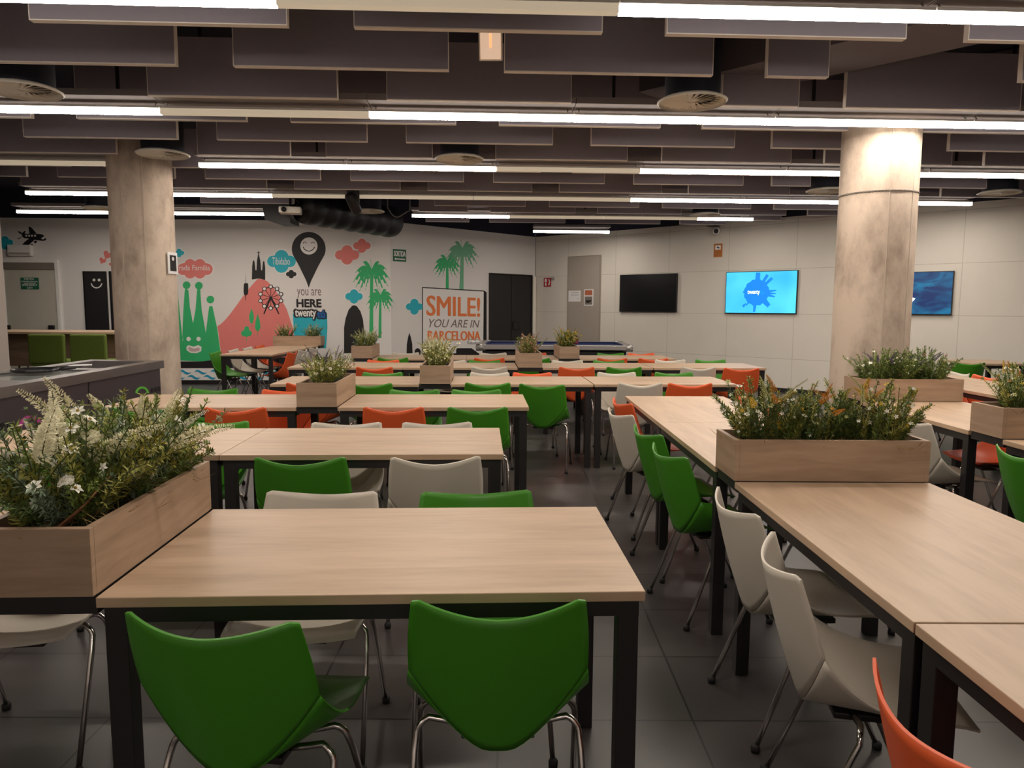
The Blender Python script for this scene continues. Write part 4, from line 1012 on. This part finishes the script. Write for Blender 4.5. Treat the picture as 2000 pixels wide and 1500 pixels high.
# back left planter across the run
planter(-3.69, 12.53, PI / 2, 'oak planter with two pale tufts at the back left in front of the mural', D=.82)
place(pF, -3.93, 12.53, 1.0, 'pale green spiky tuft at the left end of the back left planter', G, 1.05)
place(pF, -3.45, 12.53, 2.7, 'pale green spiky tuft at the right end of the back left planter', G, 1.05)
# big right planter
planter((CX0 + CX1) / 2, 2.87, PI / 2, 'large oak planter with yellow and orange flowers on the right-hand run', D=CX1 - CX0)
pG = make_plant(.19, .11, .25, 95, 75, .025, [('yellow', .08, .012, 3), ('gold', .07, .012, 3), ('pale', .10, .007, 3)], [('white', .014, 9), ('pale', .014, 5)], [('white', .011, 50), ('yellow', .012, 26), ('gold', .011, 14)], (0, 1, 1, 2), lw=.0026, grass=110)
pG2 = make_plant(.19, .10, .25, 100, 75, .024, [('gold', .07, .012, 3), ('yellow', .07, .011, 2)], [('white', .012, 8), ('yellow', .013, 2)], [('white', .010, 30), ('pale', .010, 20)], (2, 0, 2, 1), lw=.0026, grass=110)
place(pG, 1.03, 2.87, 0, 'yellow and white bunch at the left end of the large right planter', G, 1.0, True)
place(pG2, 1.24, 2.88, .5, 'dark green low bunch in the middle of the large right planter', G, .85, True)
place(pG, 1.44, 2.87, 2.6, 'yellow and orange bunch at the right end of the large right planter', G, 1.0)
# planter with purple flowers
planter(2.905, 5.355, PI / 2, 'oak planter with purple flowers in front of the right column', D=.75)
pH = make_plant(.19, .11, .24, 95, 60, .024, [('purple', .09, .007, 5)], [('white', .014, 7)], [('white', .011, 40), ('pink', .010, 20)], (2, 0, 0), lw=.0026, lean_max=1.1)
place(pH, 2.72, 5.355, 0, 'purple and white bunch at the left of the planter by the right column', G, 1.0, True)
place(pH, 3.09, 5.36, 2.2, 'purple and white bunch at the right of the planter by the right column', G, 1.05)
place(pH, 2.90, 5.35, 4.0, 'purple and white bunch in the middle of the planter by the right column', G, .95)
# right edge planter
planter(2.905, 3.82, PI / 2, 'oak planter at the right edge with yellow and white flowers', D=.75)
place(pG, 2.70, 3.83, 1.2, 'yellow and white bunch at the left end of the right edge planter', G, 1.0)
place(pG2, 2.98, 3.82, 2.0, 'green and yellow bunch at the right end of the right edge planter', G, 1.0)

# ---------------------------------------------------------------- steel counter at the left
e = empty('steel_counter', (0, 0, 0), 0, 'long stainless steel serving counter at the left in front of the column', 'counter')
P0 = Vector((-3.30, 6.84, 0)); P1 = Vector((-3.20, 4.50, 0)); Q0 = Vector((-4.04, 6.92, 0)); 
dvec = (P1 - P0).normalized(); P1 = P0 + dvec * 3.1; Q1 = Q0 + dvec * 3.1
def prism(mb, pts, z0, z1):
    lo = [mb.bm.verts.new((p.x, p.y, z0)) for p in pts]; hi = [mb.bm.verts.new((p.x, p.y, z1)) for p in pts]
    mb._f(lo[::-1]); mb._f(hi); n_ = len(pts)
    for i in range(n_): mb._f((lo[i], lo[(i + 1) % n_], hi[(i + 1) % n_], hi[i]))
inn = lambda a, b: [P0.lerp(Q0, a).lerp(P1.lerp(Q1, a), b)]
def cpt(a, b_): return P0.lerp(Q0, a).lerp(P1.lerp(Q1, a), b_)
mb = MB()
for (a0, a1, b0, b1) in ((0, .16, 0, 1), (.84, 1, 0, 1), (.16, .84, 0, .05), (.16, .84, .30, .34), (.16, .84, .62, 1)): prism(mb, [cpt(a0, b0), cpt(a0, b1), cpt(a1, b1), cpt(a1, b0)], .83, .90)
mb.build('worktop', STEEL, e)
mb = MB(); prism(mb, [cpt(.16, .05), cpt(.16, .30), cpt(.84, .30), cpt(.84, .05)], .78, .835); mb.build('sink_well', STEEL, e)
mb = MB(); prism(mb, [cpt(.16, .34), cpt(.16, .62), cpt(.84, .62), cpt(.84, .34)], .78, .885); mb.build('glass_panel', plain('pale_glass', (.30, .33, .32), .12, .3), e)
FRONT = plain('counter_front_steel', (.16, .135, .15), .38, .75, var=.15, scale=2)
mb = MB(); prism(mb, [cpt(.04, .01), cpt(.04, .99), cpt(.96, .99), cpt(.96, .01)], .08, .83); body = mb.build('counter_body', FRONT, e)
mb = MB(); prism(mb, [cpt(.08, .02), cpt(.08, .98), cpt(.92, .98), cpt(.92, .02)], 0, .08); mb.build('plinth', BLACK, e)
# panel seams, vent slots and the painted arches on the front
fd = (P1 - P0).normalized(); fn = Vector((1, 0, 0)); ang = math.atan2(fd.y, fd.x)
ft = empty('front_details', (0, 0, 0)) if False else None
F0 = cpt(.04, 0)
def fpos(px, py):      # point on the counter front measured in the photo
    nrm = Vector((-fd.y, fd.x, 0)); dr = ray(px, py); t = F0.dot(nrm) / dr.dot(nrm); q = dr * t
    return ((q - F0).dot(fd), q.z + HC)
FT = Matrix.Translation(F0) @ Matrix.Rotation(ang, 4, 'Z')
def fpart(name, loops, mat, y0, y1, parent):
    mb = MB()
    for lp in loops: mb.flat([fpos(*p) for p in lp], y0, y1)
    for v in mb.bm.verts: v.co = FT @ v.co
    return mb.build(name, mat, parent)
fpart('panel_seam', [[(172, 742), (173.5, 742), (174, 790), (172.5, 790)]], BLACK, 0.001, .003, e)
for i in range(3): fpart('vent_slot', [circ(297 + 6.5 * i, 762 - i * 1.3, 2.0, 5, 12)], BLACK, .001, .005, e)
for x in (4, 18): fpart('vent_slot', [circ(x, 832, 4.5, 7, 14)], BLACK, .001, .005, e)
fpart('painted_arch', [arc(59, 835, 20, 3.6, PI, 2 * PI, 20)[:21] + arc(59, 835, 20, 3.6, PI, 2 * PI, 20)[21:] ], flatmat('arch_pink', (.45, .06, .26)), .001, .004, e)
fpart('painted_arch', [arc(277, 768, 11, 2.2, PI, 2 * PI, 20)], flatmat('arch_green', (.12, .45, .05)), .001, .004, e)
q = at(70, 727, .90)
pe = empty('pan_lid', (q.x, q.y, .90), 0, 'round black pan lying on the steel counter top', 'pan')
MB().lathe([(0, .003), (.15, .003), (.165, .01), (.165, .028), (.155, .028), (.15, .015), (0, .012)], 40).build('pan_body', plain('black_enamel', (.01, .01, .012), .2), pe)
MB().tube([(.16, .05, .02), (.24, .12, .03)], .012, 8).build('pan_handle', BLACK, pe)
q = at(135, 718, .885)
o = MB().box(-.10, .10, -.02, .02, 0, .012, bev=.003).build('serving_tongs', BLACK, loc=(q.x, q.y, .887), rz=.1); tag(o, 'black utensil lying on the glass panel of the steel counter', 'utensil')
q = at(150, 714, .885)
o = MB().box(-.09, .09, -.06, .06, 0, .004).build('paper_sheet', PAPER, loc=(q.x + .02, q.y + .02, .886), rz=.5); tag(o, 'pale paper sheet lying on the steel counter by the sink well', 'paper')

# ---------------------------------------------------------------- bar table and upholstered green bar chairs at the back left
BY = 10.05
a = at(22, 648, 1.05); b_ = at(222, 648, 1.05)
e = empty('bar_table', (-6.1, 10.30, 0), 0, 'long high wooden table at the far left with green chairs', 'table')
MB().box(-1.45, .85, -.32, .62, 1.02, 1.05, bev=.003).build('tabletop', WOOD, e)
MB().box(-1.4, .8, .02, .06, .55, 1.02).build('modesty_panel', WOODP, e)
for x in (-1.38, .75):
    MB().box(x - .03, x + .03, .0, .3, 0, 1.02).build('leg', BLACK, e)
def bar_chair(x, y, rz, label):
    e = empty('bar_chair', (x, y, 0), rz, label, 'chair', 'green upholstered bar chairs')
    T = Matrix.Rotation(math.radians(-6), 4, 'X')
    MB().box(-.235, .235, -.03, .03, .66, 1.04, mat=Matrix.Translation((0, -.2, .0)), bev=.02).build('backrest', BFABRIC, e)
    MB().box(-.23, .23, -.20, .23, .62, .70, bev=.025).build('seat', BFABRIC, e)
    for sx in (-1, 1):
        for sy in (-1, 1): MB().tube([(sx * .17, sy * .15, .63), (sx * .2, sy * .2, 0)], .014, 8).build('leg', TWIGD, e)
    MB().tube([(-.19, .17, .25), (.19, .17, .25)], .01, 6).build('foot_rail', TWIGD, e)
TWIGD = plain('dark_wood_leg', (.06, .035, .025), .5)
bar_chair(-6.06, 9.62, 0, 'green upholstered bar chair seen from behind, left one of the near pair')
bar_chair(-5.54, 9.66, 0, 'green upholstered bar chair seen from behind, right one of the near pair')
bar_chair(-7.45, 11.0, PI, 'green upholstered bar chair across the high table, far left')
bar_chair(-6.05, 10.95, PI, 'green upholstered bar chair across the high table, beside the column')

# ---------------------------------------------------------------- pool table
e = empty('pool_table', (.72, 12.72, 0), -.03, 'pool table with blue cloth and silver rails behind the last table row', 'pool table')
CLOTH = plain('blue_cloth', (.008, .020, .10), .9, var=.1, scale=50); SIL = plain('silver_rail', (.40, .38, .37), .35, .6)
MB().box(-1.16, 1.16, -.62, .62, .70, .765).build('playing_bed', CLOTH, e)
rl = MB(); rl.box(-1.30, 1.30, -.76, -.64, .72, .80, bev=.01); rl.box(-1.30, 1.30, .64, .76, .72, .80, bev=.01); rl.box(-1.30, -1.18, -.64, .64, .72, .80, bev=.01); rl.box(1.18, 1.30, -.64, .64, .72, .80, bev=.01)
rl.build('rail', SIL, e)
cu_ = MB(); cu_.box(-1.18, 1.18, -.64, -.60, .75, .797); cu_.box(-1.18, 1.18, .60, .64, .75, .797); cu_.box(-1.18, -1.14, -.6, .6, .75, .797); cu_.box(1.14, 1.18, -.6, .6, .75, .797); cu_.build('cushion', CLOTH, e)
MB().box(-1.2, 1.2, -.66, .66, .45, .70, bev=.01).build('cabinet', BLACK, e)
for sx in (-1, 1):
    for sy in (-1, 1):
        MB().box(sx * 1.0 - .09, sx * 1.0 + .09, sy * .48 - .09, sy * .48 + .09, 0, .46, bev=.01).build('leg', BLACK, e)
        MB().lathe([(0, .70), (.085, .70), (.09, .76), (.08, .812), (0, .815)], 20, Matrix.Translation((sx * 1.22, sy * .68, 0))).build('corner_cap', SIL, e)
e = empty('handbag', (1.00, 12.35, .797), .2, 'small magenta bag with black strap lying on the pool table', 'bag')
MB().box(-.13, .13, -.06, .06, 0, .13, bev=.035).build('bag_body', plain('magenta_fabric', (.25, .02, .07), .7), e)
MB().tube([(-.1, 0, .12), (-.03, -.01, .20), (.06, 0, .19), (.12, 0, .1)], .012, 8).build('strap', BLACK, e)
e = empty('wire_basket', (-.64, 12.0, .815), 0, 'wire basket on the left corner of the pool table', 'basket')
mb = MB()
for z in (0, .035, .07): mb.tube([(-.09 - z * .2, -.07, z), (.09 + z * .2, -.07, z), (.09 + z * .2, .07, z), (-.09 - z * .2, .07, z), (-.09 - z * .2, -.07, z)], .004, 5)
for x in (-.09, -.03, .03, .09): mb.tube([(x, -.07, 0), (x * 1.3, -.07, .07)], .003, 4); mb.tube([(x, .07, 0), (x * 1.3, .07, .07)], .003, 4)
mb.build('wire_frame', SIL, e)
MB().box(-.07, .10, -.05, .05, .004, .05, bev=.01).build('liner', PAPER, e)
